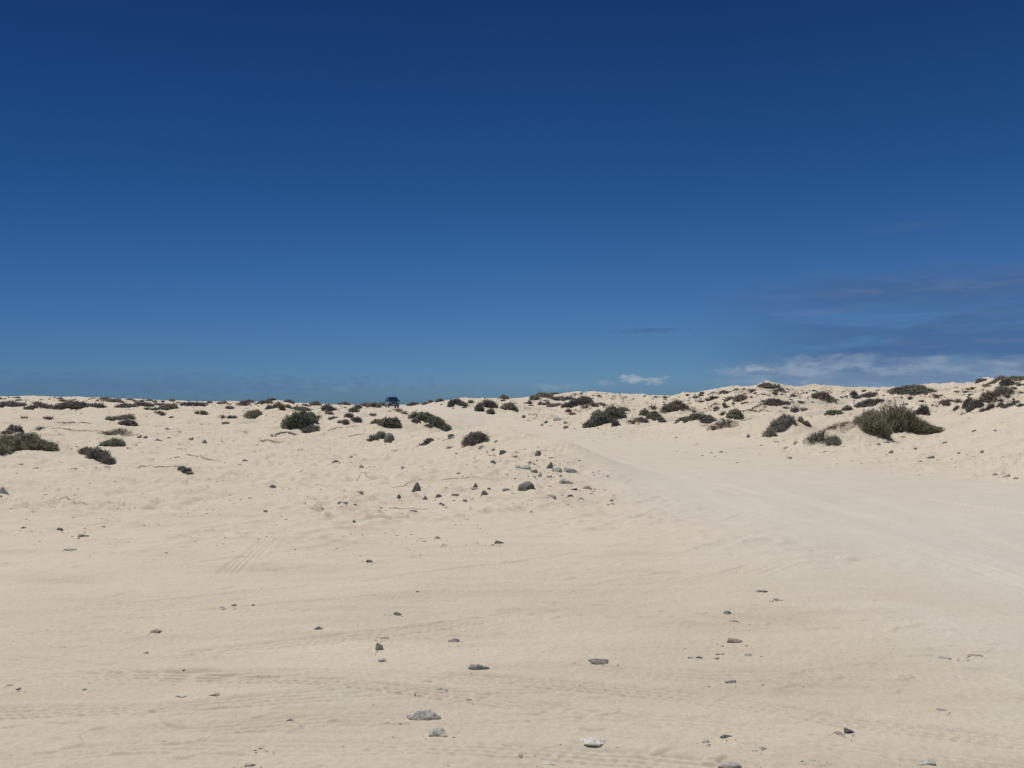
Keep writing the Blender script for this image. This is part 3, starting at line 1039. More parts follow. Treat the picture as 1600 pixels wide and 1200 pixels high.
SH = [
    # left foreground
    ([(-12, 712, 60, 24), (14, 708, 56, 26), (44, 704, 54, 24), (72, 706, 34, 15)], 'T', 'olive', 'large feathery olive shrub on a mound, cut off by the left edge'),
    ([(12, 680, 22, 9), (24, 677, 24, 13)], 'D', 'char', 'dark shrub behind the feathery olive shrub at the left edge'),
    ([(138, 712, 26, 12), (153, 719, 34, 17), (169, 726, 20, 10)], 'T', 'char', 'dark spiky shrub leaning down the slope left of the open sand'),
    ([(175, 699, 36, 12)], 'T', 'dark', 'low dark spreading shrub just behind the leaning spiky shrub'),
    ([(199, 667, 28, 11)], 'D', 'char', 'smooth charcoal dome-shaped shrub on the left sand'),
    ([(174, 658, 15, 6), (198, 656, 22, 7)], 'T', 'grey', 'spindly grey shrub behind the smooth charcoal dome'),
    ([(168, 681, 28, 6), (191, 680, 28, 9)], 'R', 'grey', 'dry shrub of bare twigs below the smooth charcoal dome'),
    ([(284, 735, 10, 6), (291, 740, 14, 8), (297, 744, 8, 6)], 'D', 'char', 'small dark tongue-shaped shrub hanging on a low mound'),
    ([(62, 673, 14, 5)], 'R', 'grey', 'small dry twig tuft right of the dark left edge shrub'),
    ([(75, 655, 14, 3), (38, 655, 12, 3)], 'D', 'brown', 'thin brown shrub line on the mound behind the left edge shrubs'),
    # left skyline belt
    ([(3, 638, 30, 9), (22, 635, 34, 7)], 'D', 'char', 'long dark shrub arching over the leftmost end of skyline belt'),
    ([(50, 640, 22, 7), (70, 639, 26, 7)], 'D', 'char', 'flat dark shrub second from left in the skyline belt'),
    ([(58, 633, 13, 5)], 'D', 'brown', 'small brown round shrub poking above the second belt shrub'),
    ([(95, 640, 28, 8), (120, 638, 40, 9), (150, 637, 32, 6)], 'D', 'char', 'widest dark shrub of the left skyline belt'),
    ([(107, 631, 14, 4)], 'D', 'brown', 'small brown shrub on top of the widest belt shrub'),
    ([(180, 629, 26, 5), (166, 625, 20, 4)], 'D', 'brown', 'brown shrub lying on the skyline slope above the belt'),
    ([(198, 637, 32, 6), (223, 635, 30, 6), (252, 634, 24, 3)], 'D', 'char', 'dark low shrub right of the widest belt shrub'),
    ([(260, 641, 22, 9), (270, 640, 14, 9)], 'D', 'olive', 'green-grey shrub with steep right side in the skyline belt'),
    ([(242, 642, 14, 4), (230, 641, 10, 3)], 'D', 'dark', 'small dark shrub left of the green-grey belt shrub'),
    ([(294, 635, 24, 6), (311, 635, 18, 6)], 'D', 'char', 'dark shrub right of the green-grey belt shrub'),
    ([(319, 649, 12, 7)], 'D', 'dark', 'round dark green shrub alone below the skyline belt'),
    ([(308, 648, 6, 5)], 'D', 'char', 'small dark shrub touching the left of the round dark green shrub'),
    ([(359, 640, 12, 5)], 'D', 'brown', 'small brown-grey shrub right end of the belt, below a brown one'),
    ([(347, 655, 11, 5)], 'R', 'grey', 'dry grey twig tuft left of the flat green shrub'),
    ([(364, 655, 16, 5)], 'D', 'dark', 'flat dark green shrub on sand beneath the skyline belt'),
    ([(396, 652, 26, 9)], 'T', 'olive', 'grassy olive wedge shrub left of the big round shrub'),
    ([(380, 635, 20, 8), (390, 630, 14, 5)], 'D', 'brown', 'brown skyline shrub at the right end of the left belt'),
    ([(353, 663, 10, 3)], 'D', 'olive', 'tiny olive cushion on open sand below the belt'),
    ([(250, 648, 16, 5)], 'D', 'brown', 'small brown shrub on sand below the green-grey belt shrub'),
    # skyline left of the van
    ([(412, 632, 26, 6), (424, 626, 14, 4)], 'D', 'char', 'dark shrub on the highest hump left of the van'),
    ([(434, 637, 14, 8), (441, 641, 9, 8), (450, 638, 10, 5)], 'D', 'brown', 'ragged brown shrub on the front of the hump left of van'),
    ([(421, 640, 11, 6)], 'D', 'char', 'small dark shrub at the left foot of the hump'),
    ([(452, 630, 16, 5)], 'D', 'char', 'dark skyline shrub on the right shoulder of the hump'),
    ([(492, 634, 18, 6), (478, 635, 14, 3)], 'D', 'brown', 'reddish brown skyline shrub behind the big round shrub'),
    ([(452, 671, 24, 19), (470, 672, 38, 30), (486, 661, 22, 16)], 'D', 'green', 'big rounded dark green shrub, largest left of the track'),
    ([(470, 643, 30, 7)], 'D', 'dark', 'dark low shrub crowning the big rounded green shrub'),
    ([(484, 675, 31, 10)], 'D', 'dark', 'low dark shrub at the right front foot of the big rounded shrub'),
    ([(497, 656, 10, 6)], 'R', 'grey', 'dry twigs at the right side of the big rounded shrub'),
    ([(512, 643, 20, 10), (523, 642, 8, 4)], 'D', 'char', 'dark cone-shaped shrub right behind the big rounded shrub'),
    ([(515, 648, 12, 4)], 'D', 'grey', 'small grey-green shrub below the dark cone-shaped shrub'),
    ([(553, 645, 14, 7), (560, 640, 11, 6)], 'T', 'char', 'dark tuft with pale stalks, above the dark oval shrub'),
    ([(545, 653, 15, 7), (557, 659, 16, 7)], 'D', 'char', 'dark oval shrub sloping right between big shrub and van'),
    ([(532, 663, 9, 6), (540, 664, 12, 8), (520, 656, 13, 4)], 'D', 'dark', 'narrow dark shrub striped with sand below the dark oval'),
    ([(538, 633, 18, 4)], 'D', 'char', 'dark domed shrub on the skyline midway to the van'),
    ([(572, 636, 16, 6), (584, 637, 22, 8), (598, 635, 16, 6)], 'D', 'brown', 'wide brown-grey shrub directly left of the van'),
    ([(583, 651, 10, 4)], 'D', 'char', 'tiny dark shrub under the wide brown-grey shrub'),
    ([(590, 663, 20, 8), (605, 668, 28, 14), (619, 669, 15, 15)], 'D', 'dark', 'dark green block-shaped shrub below the van'),
    ([(648, 655, 22, 10), (662, 658, 28, 14), (680, 665, 28, 13), (697, 673, 16, 8)], 'D', 'green', 'long green shrub sloping down right to the track edge'),
    ([(650, 661, 14, 7), (670, 668, 14, 5)], 'D', 'char', 'dark ragged fringe shrub under the long sloping green shrub'),
    ([(622, 644, 14, 5), (632, 648, 12, 4)], 'R', 'brown', 'brown dead branches arched just below the van'),
    ([(583, 692, 16, 11), (594, 688, 18, 12)], 'T', 'dark', 'dark green shrub beside the dark rounded boulder'),
    ([(735, 695, 26, 17), (748, 697, 28, 21)], 'T', 'char', 'bushy dark twig shrub on the crest of road bank'),
    ([(660, 699, 12, 8), (670, 693, 16, 6)], 'D', 'char', 'flattened grey-black shrub draped on the left end of bank'),
    ([(686, 689, 11, 3), (701, 689, 16, 3)], 'D', 'char', 'thin dark shrub strip along the bank crest'),
    ([(702, 702, 9, 4)], 'R', 'straw', 'tiny straw-coloured twig tuft on the bank face'),
    ([(559, 778, 18, 8)], 'T', 'char', 'small spiky dark seedling on open sand left of pointed boulder'),
    # beyond the track, centre
    ([(648, 633, 16, 4), (640, 634, 10, 3)], 'D', 'char', 'dark domed skyline shrub just right of the van'),
    ([(664, 632, 10, 3)], 'D', 'brown', 'small skyline shrub second to the right of the van'),
    ([(673, 630, 8, 4)], 'D', 'char', 'small skyline shrub third to the right of the van'),
    ([(687, 628, 12, 5)], 'D', 'char', 'dark skyline shrub at the left foot of white sand hump'),
    ([(704, 636, 9, 9), (714, 629, 14, 5), (723, 634, 16, 4)], 'D', 'char', 'dark straggling shrub on the white sand hump right of the van'),
    ([(735, 631, 9, 4)], 'D', 'char', 'small dark shrub at the right foot of the white sand hump'),
    ([(749, 643, 14, 11), (764, 637, 28, 12)], 'D', 'char', 'dark arching shrub on the far side of track, left of grey one'),
    ([(767, 648, 12, 9)], 'D', 'brown', 'brown hanging part-shrub under the dark arching shrub'),
    ([(795, 642, 26, 11)], 'D', 'grey', 'grey-green rounded shrub right of the dark arching shrub'),
    ([(788, 622, 14, 6)], 'D', 'brown', 'brown domed shrub on the skyline above the grey-green rounded one'),
    ([(835, 626, 16, 7), (850, 622, 28, 8), (864, 618, 18, 4)], 'D', 'olive', 'long olive shrub along the skyline left of white beacon'),
    ([(866, 625, 22, 5), (885, 626, 28, 5)], 'D', 'char', 'dark band shrub below the skyline left of the white beacon'),
    ([(886, 637, 16, 8), (900, 634, 26, 10), (912, 632, 26, 12)], 'D', 'char', 'large ragged dark shrub below the white beacon'),
    ([(850, 634, 18, 4), (866, 636, 22, 4)], 'D', 'brown', 'thin brown shrub streak left of the large ragged shrub'),
    ([(928, 635, 14, 5), (941, 634, 16, 5)], 'D', 'brown', 'low reddish brown shrub right of the large ragged shrub'),
    ([(915, 639, 14, 5)], 'R', 'brown', 'dry brown twigs under the low reddish brown shrub'),
    ([(888, 645, 8, 6), (893, 649, 12, 4)], 'D', 'brown', 'small brown shrub below the large ragged shrub'),
    ([(828, 632, 6, 5)], 'D', 'char', 'tiny round dark shrub left of the thin brown streak'),
    ([(920, 670, 18, 12), (937, 664, 32, 20), (958, 653, 40, 16), (974, 644, 20, 6)], 'D', 'dark', 'large dark mat shrub draped over dune front beside the track'),
    ([(962, 667, 12, 10)], 'D', 'char', 'dark tongue of shrub hanging right under the large mat shrub'),
    ([(1007, 649, 14, 9), (1020, 655, 22, 12), (1033, 660, 14, 7)], 'D', 'dark', 'narrow dark shrub sloping right, next to the large mat shrub'),
    ([(1003, 661, 22, 8)], 'D', 'char', 'small dark shrub below the narrow sloping shrub'),
    ([(989, 664, 18, 8)], 'R', 'straw', 'pale dry twigs between the large mat and the narrow shrub'),
    ([(1041, 644, 16, 10), (1054, 642, 26, 13), (1070, 639, 12, 5)], 'T', 'brown', 'brown upright twiggy shrub on the middle dune'),
    ([(1020, 641, 11, 7)], 'R', 'brown', 'dry brown tuft left of the brown upright twiggy shrub'),
    ([(1084, 646, 12, 6)], 'R', 'grey', 'grey twig tuft right of the brown upright shrub'),
    ([(1066, 661, 24, 8), (1084, 656, 30, 9), (1106, 660, 26, 9)], 'D', 'dark', 'dark arched mat shrub with grey twigs right of the narrow shrub'),
    ([(1115, 674, 20, 9), (1136, 669, 32, 13)], 'R', 'straw', 'pale straw-coloured twig mound in front of dark arched mat'),
    ([(1148, 654, 27, 13)], 'D', 'olive', 'bright green oval cushion shrub'),
    ([(1129, 650, 10, 6)], 'R', 'brown', 'brown dead twigs at the left of the green oval cushion'),
    ([(1156, 627, 20, 8), (1139, 626, 9, 4)], 'T', 'brown', 'brown tufted shrub high above the green oval cushion'),
    ([(1207, 634, 28, 8), (1228, 633, 12, 5)], 'D', 'char', 'dark brown shrub mound among white rubble'),
    ([(1196, 605, 24, 4), (1212, 606, 16, 3)], 'D', 'brown', 'reddish shrub on the peak of the right skyline'),
    ([(1202, 684, 20, 10), (1214, 676, 28, 16), (1229, 665, 28, 15)], 'T', 'grey', 'grey-green shrub climbing the dune slope'),
    ([(1251, 663, 9, 12), (1260, 666, 11, 8)], 'D', 'brown', 'brown forked shrub right of the climbing grey-green shrub'),
    ([(1275, 622, 14, 6), (1287, 623, 22, 9)], 'D', 'brown', 'brown rounded shrub on the upper slope left of sandy gap'),
    ([(1298, 650, 18, 8), (1309, 648, 14, 6)], 'D', 'green', 'small dark green shrub alone on sand left of the largest shrub'),
    ([(1268, 694, 24, 12), (1284, 692, 20, 17)], 'R', 'grey', 'dry grey twig dome left of the sand mound'),
    ([(1302, 696, 22, 11)], 'T', 'grey', 'grey-brown tuft right of the dry grey twig dome'),
    ([(1310, 672, 50, 10)], 'R', 'straw', 'faint straw-coloured twigs spread on the sand mound'),
    ([(1344, 664, 20, 13), (1366, 681, 48, 36), (1385, 682, 56, 42), (1406, 680, 60, 43), (1432, 678, 42, 24), (1456, 677, 32, 10)], 'T', 'olive', 'largest shrub, olive and broad, right of the track'),
    ([(1443, 650, 18, 16), (1432, 649, 10, 8)], 'D', 'char', 'dark rounded shrub just behind the right end of largest shrub'),
    ([(1475, 633, 14, 6), (1486, 628, 10, 3)], 'D', 'brown', 'brown shrub on the dune edge left of the dark leaning one'),
    ([(1497, 630, 9, 5)], 'D', 'brown', 'small brown shrub touching the dark leaning shrub'),
    ([(1511, 635, 14, 10), (1520, 641, 18, 12), (1531, 637, 11, 8)], 'D', 'char', 'dark leaning shrub on the bare dune edge at right'),
    ([(1494, 641, 8, 5)], 'D', 'char', 'small dark tuft alone on the bare dune face'),
    ([(1540, 622, 16, 4), (1551, 626, 18, 4)], 'D', 'brown', 'thin arched shrub above the dark leaning shrub'),
    ([(1538, 644, 14, 4)], 'D', 'char', 'low dark strip right below the dark leaning shrub'),
    ([(1564, 637, 11, 7)], 'D', 'brown', 'brown round tuft between dark leaning shrub and right edge'),
    ([(1580, 637, 24, 6), (1596, 636, 14, 5)], 'D', 'char', 'grey-black mat shrub at the right edge'),
    ([(1548, 639, 10, 6)], 'D', 'char', 'small dark tuft between the brown round tuft and leaning shrub'),
    ([(1572, 616, 22, 9), (1558, 616, 12, 4)], 'T', 'grey', 'grey tufted shrub with sandy tail on the upper right slope'),
    ([(1570, 602, 16, 8), (1580, 601, 10, 3)], 'D', 'char', 'dark domed shrub under the right skyline'),
    ([(1563, 594, 26, 6), (1588, 593, 34, 5)], 'D', 'olive', 'olive shrub capping the highest skyline at the right'),
    ([(1533, 598, 16, 6)], 'D', 'char', 'dark skyline shrub left of the highest olive cap'),
    ([(1545, 603, 20, 4)], 'D', 'brown', 'brown streak shrub below the dark skyline shrub at right'),
    ([(1404, 614, 30, 8), (1428, 615, 34, 9), (1452, 613, 20, 5)], 'D', 'grey', 'wide grey-green shrub band under the right skyline'),
    ([(1429, 615, 18, 6)], 'D', 'char', 'dark clump in the middle of the wide grey-green band'),
    ([(1338, 623, 18, 4), (1357, 621, 24, 5)], 'D', 'char', 'flat dark shrub right of the sandy gap, upper one'),
    ([(1343, 637, 14, 6), (1358, 634, 24, 7), (1372, 629, 12, 4)], 'D', 'char', 'flat dark shrub right of the sandy gap, lower one'),
    ([(1334, 618, 11, 6)], 'D', 'char', 'round dark tuft just above the flat dark shrubs'),
    ([(1326, 640, 12, 6), (1319, 642, 6, 4)], 'D', 'brown', 'small brown tuft left of the lower flat dark shrub'),
    ([(1242, 645, 12, 7)], 'D', 'char', 'small dark tuft at the lower edge of the white rubble'),
    ([(1257, 643, 8, 5)], 'D', 'brown', 'small brown tuft at the right end of the white rubble'),
    ([(1298, 627, 18, 4)], 'D', 'olive', 'thin olive shrub streak right below the brown rounded shrub'),
]
for lobes, kind, colour, label in SH:
    put_shrub(lobes, kind, colour, label)

# ------------------------------------------------------------------ small tufts on the far slopes (copies of a few kinds)
def tuft_proto(seed, kind, colour):
    r = np.random.default_rng(seed)
    S, B = Soup(), Soup()
    flat = lambda x, y: np.zeros_like(x)
    lobe_fill(S, B, 0, 0, .5, .42, .34, kind, .13, r, flat, (0, 0, 0), .9)
    lobe_fill(S, B, r.uniform(.2, .5), r.uniform(-.3, .3), .3, .3, .22, kind, .13, r, flat, (0, 0, 0), .9)
    o = mesh_obj('shrub_tuft', np.concatenate(S.v), S.f, LEAF[colour])
    return o


PROTO = [tuft_proto(s, k, c) for s, k, c in [(1, 'D', 'char'), (2, 'D', 'brown'), (3, 'D', 'char'), (4, 'T', 'brown'), (5, 'D', 'dark'), (6, 'T', 'grey')]]
_first = {i: True for i in range(len(PROTO))}


def put_tuft(px, py, wpx, label, group, r):
    x, y, z = cast(px, py)
    i = int(r.integers(0, len(PROTO)))
    if _first[i]:
        o = PROTO[i]
        _first[i] = False
    else:
        o = PROTO[i].copy()
        COL.objects.link(o)
    s = wpx * y / F / 1.15
    o.location = (x, y, hz(x, y) - .03 * s)
    o.rotation_euler = (0, 0, r.uniform(0, 6.28))
    o.scale = (s, s, s * r.uniform(.6, 1.15))
    tag(o, label, 'tuft', group)


tr = np.random.default_rng(5)
skyl = lambda p: float(np.interp(paz(p), *T_SKY))
# (x range, rows below skyline from-to, count, size range, label, group)
ZONES = [
    ((0, 400), (0, 6), 70, (3, 11), 'tiny dark tuft dotted along the left skyline', 'tufts along the left skyline'),
    ((0, 400), (20, 70), 16, (3, 7), 'tiny tuft on the open sand below the left skyline belt', 'tufts on the open left sand'),
    ((400, 560), (0, 14), 12, (3, 8), 'tiny dark tuft on the humps left of the van', 'tufts left of the van'),
    ((690, 830), (1, 14), 12, (3, 8), 'tiny dark tuft on the far hump right of the van', 'tufts right of the van'),
    ((820, 1080), (0, 14), 40, (3, 10), 'small dark tuft on the dune crest around the white beacon', 'tufts round the beacon'),
    ((1085, 1265), (1, 32), 78, (3.5, 12), 'small dark tuft among white rubble on the right dune', 'tufts among the white rubble'),
    ((1265, 1400), (0, 22), 22, (3, 9), 'small dark tuft on the slope around the sandy gap', 'tufts round the sandy gap'),
    ((1400, 1600), (1, 30), 56, (3.5, 12), 'small dark tuft on the upper slope at the far right', 'tufts on the far right slope'),
]
for (x0, x1), (a, b), n, (s0, s1), lab, grp in ZONES:
    for k in range(n):
        px = tr.uniform(x0, x1)
        py = skyl(px) + a + (b - a) * tr.uniform(0, 1) ** 1.3
        put_tuft(px, py, s0 + (s1 - s0) * tr.uniform(0, 1) ** 2, lab, grp, tr)

# ------------------------------------------------------------------ white rubble on the right dune
for k in range(60):
    px = tr.uniform(1180, 1262)
    py = skyl(px) + tr.uniform(6, 32)
    put_rock(px, py, tr.uniform(3, 7), tr.uniform(1.2, 2.6), 'white', 'small white rubble stone on the right dune slope', 'white rubble on the right dune', name='rubble_stone', seed=int(tr.integers(1, 99999)))
for k in range(26):
    px = tr.uniform(880, 985)
    py = skyl(px) + tr.uniform(1, 12)
    put_rock(px, py, tr.uniform(3, 6), tr.uniform(1, 2.2), 'white', 'small white stone on the dune crest near the beacon', 'white stones near the beacon', name='rubble_stone', seed=int(tr.integers(1, 99999)))

# ------------------------------------------------------------------ creeping dead runners over the low mounds
def put_runner(pts, thick, label, colour='brown', fuzz=.6):
    W = []
    P = np.array(pts, float)
    for i in range(len(P) - 1):
        for f in np.linspace(0, 1, 7)[:-1]:
            p = P[i] * (1 - f) + P[i + 1] * f
            W.append(cast(*p))
    W = np.array(W)
    # keep neighbouring points at one depth trend (median filter)
    yy = W[:, 1].copy()
    for i in range(len(W)):
        yy[i] = np.median(W[max(0, i - 3):i + 4, 1])
    W[:, 0] *= yy / W[:, 1]
    W[:, 1] = yy
    W[:, 2] = gridz(W[:, 0], W[:, 1], 'full')
    r = np.random.default_rng(int(P[0, 0] * 9 + P[0, 1]))
    org = W[len(W) // 2].copy()
    S = Soup()
    sc = org[1] / F
    rad = thick * sc * .5
    for k in range(3):
        jit = r.normal(size=W.shape) * np.array([.5, 3.0, .7]) * rad
        m = np.clip(int(len(W) * r.uniform(.55, 1)), 4, len(W))
        s0 = int(r.integers(0, len(W) - m + 1))
        Q = (W - org + jit)[s0:s0 + m]
        Q[:, 2] += rad * r.uniform(.5, 1.6)
        S.tube(Q, rad * .42, rad * .25, 4)
    n = int(len(W) * 9 * fuzz)
    i = r.integers(0, len(W), n)
    base = W[i] - org + r.normal(size=(n, 3)) * np.array([1.5, 3.0, .3]) * rad
    base[:, 2] += rad * .3
    dv = r.normal(size=(n, 3)) * np.array([1, 1, .5]) + np.array([0, 0, .6])
    dv /= np.linalg.norm(dv, axis=1)[:, None]
    S.blades(base, dv, rad * r.uniform(1.5, 4.5, n), rad * .8, r)
    o = mesh_obj('creeping_stem', np.concatenate(S.v), S.f, LEAF[colour], None, tuple(org))
    tag(o, label, 'creeping stem', 'dead runners creeping over the sand')


RUN = [
    ([(425, 685), (432, 680), (445, 677), (455, 679), (462, 681)], 2.6, 'thick dark arched runner stem below the big rounded shrub', 'char'),
    ([(408, 690), (418, 689), (430, 692), (437, 693), (445, 691)], 1.8, 'twisted runner stem below the thick arched one', 'brown'),
    ([(255, 725), (270, 717), (290, 713), (310, 714), (330, 720), (350, 724)], 1.3, 'thin dead runner arching over the low mound right of tongue-shaped shrub', 'grey'),
    ([(212, 733), (222, 730), (235, 731), (260, 729), (275, 731), (283, 733)], 1.5, 'dead runner leading to the small tongue-shaped shrub', 'grey'),
    ([(80, 671), (95, 670), (110, 673), (135, 674), (160, 676)], 1.3, 'long dead runner between the left edge shrubs and dry shrub', 'grey'),
    ([(86, 662), (110, 662), (130, 661), (147, 663)], 1.3, 'long dead runner left of the charcoal dome shrub', 'grey'),
    ([(612, 765), (630, 760), (650, 753), (665, 750)], .9, 'thin forked runner behind the pointed boulder', 'grey'),
    ([(690, 752), (705, 750), (720, 748), (745, 748), (775, 752)], .9, 'thin runner on the bank face right of the pointed boulder', 'grey'),
    ([(508, 676), (520, 671), (530, 669), (550, 668), (560, 662)], 1.0, 'thin runner below the sand-striped dark shrub', 'grey'),
    ([(535, 687), (548, 682), (560, 679), (575, 679)], 1.0, 'thin runner over the mound left of the boulder shrub', 'grey'),
    ([(1108, 636), (1118, 633), (1127, 633)], 1.2, 'short runner on sand between brown upright and brown tufted shrubs', 'brown'),
    ([(1172, 642), (1182, 636), (1196, 630)], 2.2, 'dark runner climbing to the dark brown shrub mound', 'char'),
    ([(1157, 644), (1170, 642), (1185, 644), (1200, 638)], 1.8, 'dark runner right of the green oval cushion', 'char'),
    ([(1155, 660), (1165, 657), (1178, 653)], 1.2, 'grey runner at the right of the pale straw mound', 'grey'),
    ([(555, 753), (562, 748), (570, 747), (580, 752)], 1.4, 'short bent runner on open sand left of pointed boulder', 'grey'),
    ([(10, 790), (40, 783), (70, 783), (110, 788), (140, 797)], 1.1, 'thin runner curving over the sand at left', 'grey'),
    ([(608, 797), (612, 796), (660, 797), (672, 796)], .8, 'thin twig on sand below the pointed boulder', 'grey'),
    ([(1095, 668), (1105, 664), (1112, 668)], 1.0, 'grey twig arching under dark arched mat shrub', 'grey'),
    ([(1390, 658), (1380, 640), (1365, 640)], .6, 'thin stalks standing behind the largest shrub', 'grey'),
]
for pts, th, lab, colr in RUN[:-1]:
    put_runner(pts, th, lab, colr)

# ------------------------------------------------------------------ uncountable gravel and clods
def build_gravel():
    V0, F0 = ICO1
    F0 = np.array(F0)
    r = np.random.default_rng(3)
    pts = []

    def region(n, x0, x1, y0, y1, s0, s1, f=None):
        k = 0
        while k < n:
            px, py = r.uniform(x0, x1), y0 + (y1 - y0) * r.uniform(0, 1)
            if f and not f(px, py):
                continue
            pts.append((px, py, s0 + (s1 - s0) * r.uniform(0, 1) ** 3))
            k += 1
    region(1150, 0, 760, 690, 870, .9, 4.6, lambda x, y: noise(np.array([x / 60.]), np.array([y / 18.]))[0] > -.1)
    region(330, 700, 960, 700, 800, 1.0, 5.0, lambda x, y: abs(y - (700 + (x - 750) * .42)) < 45 and x < 960)
    region(260, 1050, 1600, 690, 750, .8, 4.0, lambda x, y: y > 690 + (x - 1050) * .03 and y < 715 + (x - 1050) * .08)
    region(160, 820, 960, 645, 690, .8, 3.5, lambda x, y: y > 640 + (x - 820) * .2 and y < 658 + (x - 820) * .2)
    region(260, 0, 1600, 860, 1200, .8, 3.4)
    region(120, 920, 1100, 655, 690, .8, 3.0)
    for row in R:
        if row[1] > 700 and row[2] > 9:
            for _ in range(int(r.integers(2, 8))):
                pts.append((row[0] + r.normal() * row[2] * .75, row[1] - row[3] * .2 + abs(r.normal()) * row[3] * .5, r.uniform(1.0, 4.2)))
    groups = {'dark': Soup(), 'brown': Soup()}
    for (px, py, s) in pts:
        x, y, z = cast(px, py)
        q = s * y / F * .5
        k = 'dark' if r.uniform() < .42 else 'brown'
        v = V0 * (1 + r.normal(size=(len(V0), 1)) * .22) * np.array([q * r.uniform(.9, 1.9), q * .7, q * r.uniform(.22, .5)])
        t = r.normal() * .7
        v = np.stack([v[:, 0] * math.cos(t) - v[:, 1] * math.sin(t), v[:, 0] * math.sin(t) + v[:, 1] * math.cos(t), v[:, 2]], 1)
        groups[k].add(v + np.array([x, y, z + q * .1 + hz(x, y) - z]), F0)
    for k, nm, lab in (('dark', 'gravel', 'scattered dark grit and chips on the sand'), ('brown', 'clods', 'scattered brown crumbs and clods on the sand')):
        o = mesh_obj(nm, np.concatenate(groups[k].v), groups[k].f, ROCK['dark' if k == 'dark' else 'brown'])
        tag(o, lab, 'gravel', None, 'stuff')


build_gravel()

def build_litter():
    r = np.random.default_rng(21)
    for nm, colr, zones in (
        ('twig_litter', 'char', [(1085, 1265, 2, 40, 850), (1265, 1400, 1, 34, 300), (1400, 1600, 2, 46, 560), (820, 1085, 1, 30, 650), (0, 420, 0, 14, 380), (400, 830, 1, 16, 200)]),
        ('dry_litter', 'brown', [(1085, 1600, 4, 60, 420), (820, 1100, 4, 40, 220), (0, 640, 16, 80, 420), (830, 1000, 40, 58, 60)])):
        S = Soup()
        for (x0, x1, a, b, n) in zones:
            for _ in range(n):
                px = r.uniform(x0, x1)
                py = skyl(px) + a + (b - a) * r.uniform() ** 1.4
                if noise(np.array([px / 34.]), np.array([py / 7.]))[0] < -.05:
                    continue
                x, y, z = cast(px, py)
                if road_mask(np.array([x]), np.array([y]))[0] > .2:
                    continue
                z = hz(x, y)
                q = y / F * (.8 + 3.2 * r.uniform() ** 3)
                k = int(r.integers(5, 11))
                base = np.array([x, y, z]) + r.normal(size=(k, 3)) * q * np.array([.6, .5, .08])
                dv = r.normal(size=(k, 3)) * np.array([1, 1, .35]) + np.array([0, 0, .35])
                dv /= np.linalg.norm(dv, axis=1)[:, None]
                S.blades(base, dv, q * r.uniform(.5, 1.3, k), q * .4, r)
        o = mesh_obj(nm, np.concatenate(S.v), S.f, LEAF[colr])
        tag(o, 'fine dead twigs strewn over the dunes' if colr == 'brown' else 'dark plant litter strewn over the upper dunes', 'plant litter', None, 'stuff')


build_litter()

# ------------------------------------------------------------------ beacon on the crest
def build_beacon():
    x, y, z = cast(915.5, 614.5)
    z = hz(x, y)
    s = y / F
    m, nt, b = mat_new('white_paint')
    n = noise_tex(nt, 6, 3)
    nt.links.new(ramp(nt, n, [(.3, (.74, .74, .72)), (.7, (.84, .84, .82))]), b.inputs['Base Color'])
    b.inputs['Roughness'].default_value = .7
    root = empty('beacon', (x, y, z - .05))
    tag(root, 'tiny white beacon pillar with a wider base on the dune crest', 'beacon')

    def lathe(name, prof, seg=16):
        V, Fs = [], []
        for (rad, zz) in prof:
            for k in range(seg):
                t = 2 * math.pi * k / seg
                V.append((rad * math.cos(t), rad * math.sin(t), zz))
        for i in range(len(prof) - 1):
            for k in range(seg):
                Fs.append((i * seg + k, i * seg + (k + 1) % seg, (i + 1) * seg + (k + 1) % seg, (i + 1) * seg + k))
        Fs.append(tuple(range((len(prof) - 1) * seg, len(prof) * seg)))
        return mesh_obj(name, V, Fs, m, root)
    lathe('base', [(1.45 * s, 0), (1.40 * s, 2.0 * s), (1.25 * s, 2.25 * s), (.8 * s, 2.3 * s)])
    lathe('pillar', [(.85 * s, 2.3 * s), (.72 * s, 4.6 * s), (.78 * s, 4.65 * s), (.78 * s, 4.9 * s), (.3 * s, 5.2 * s)])


build_beacon()

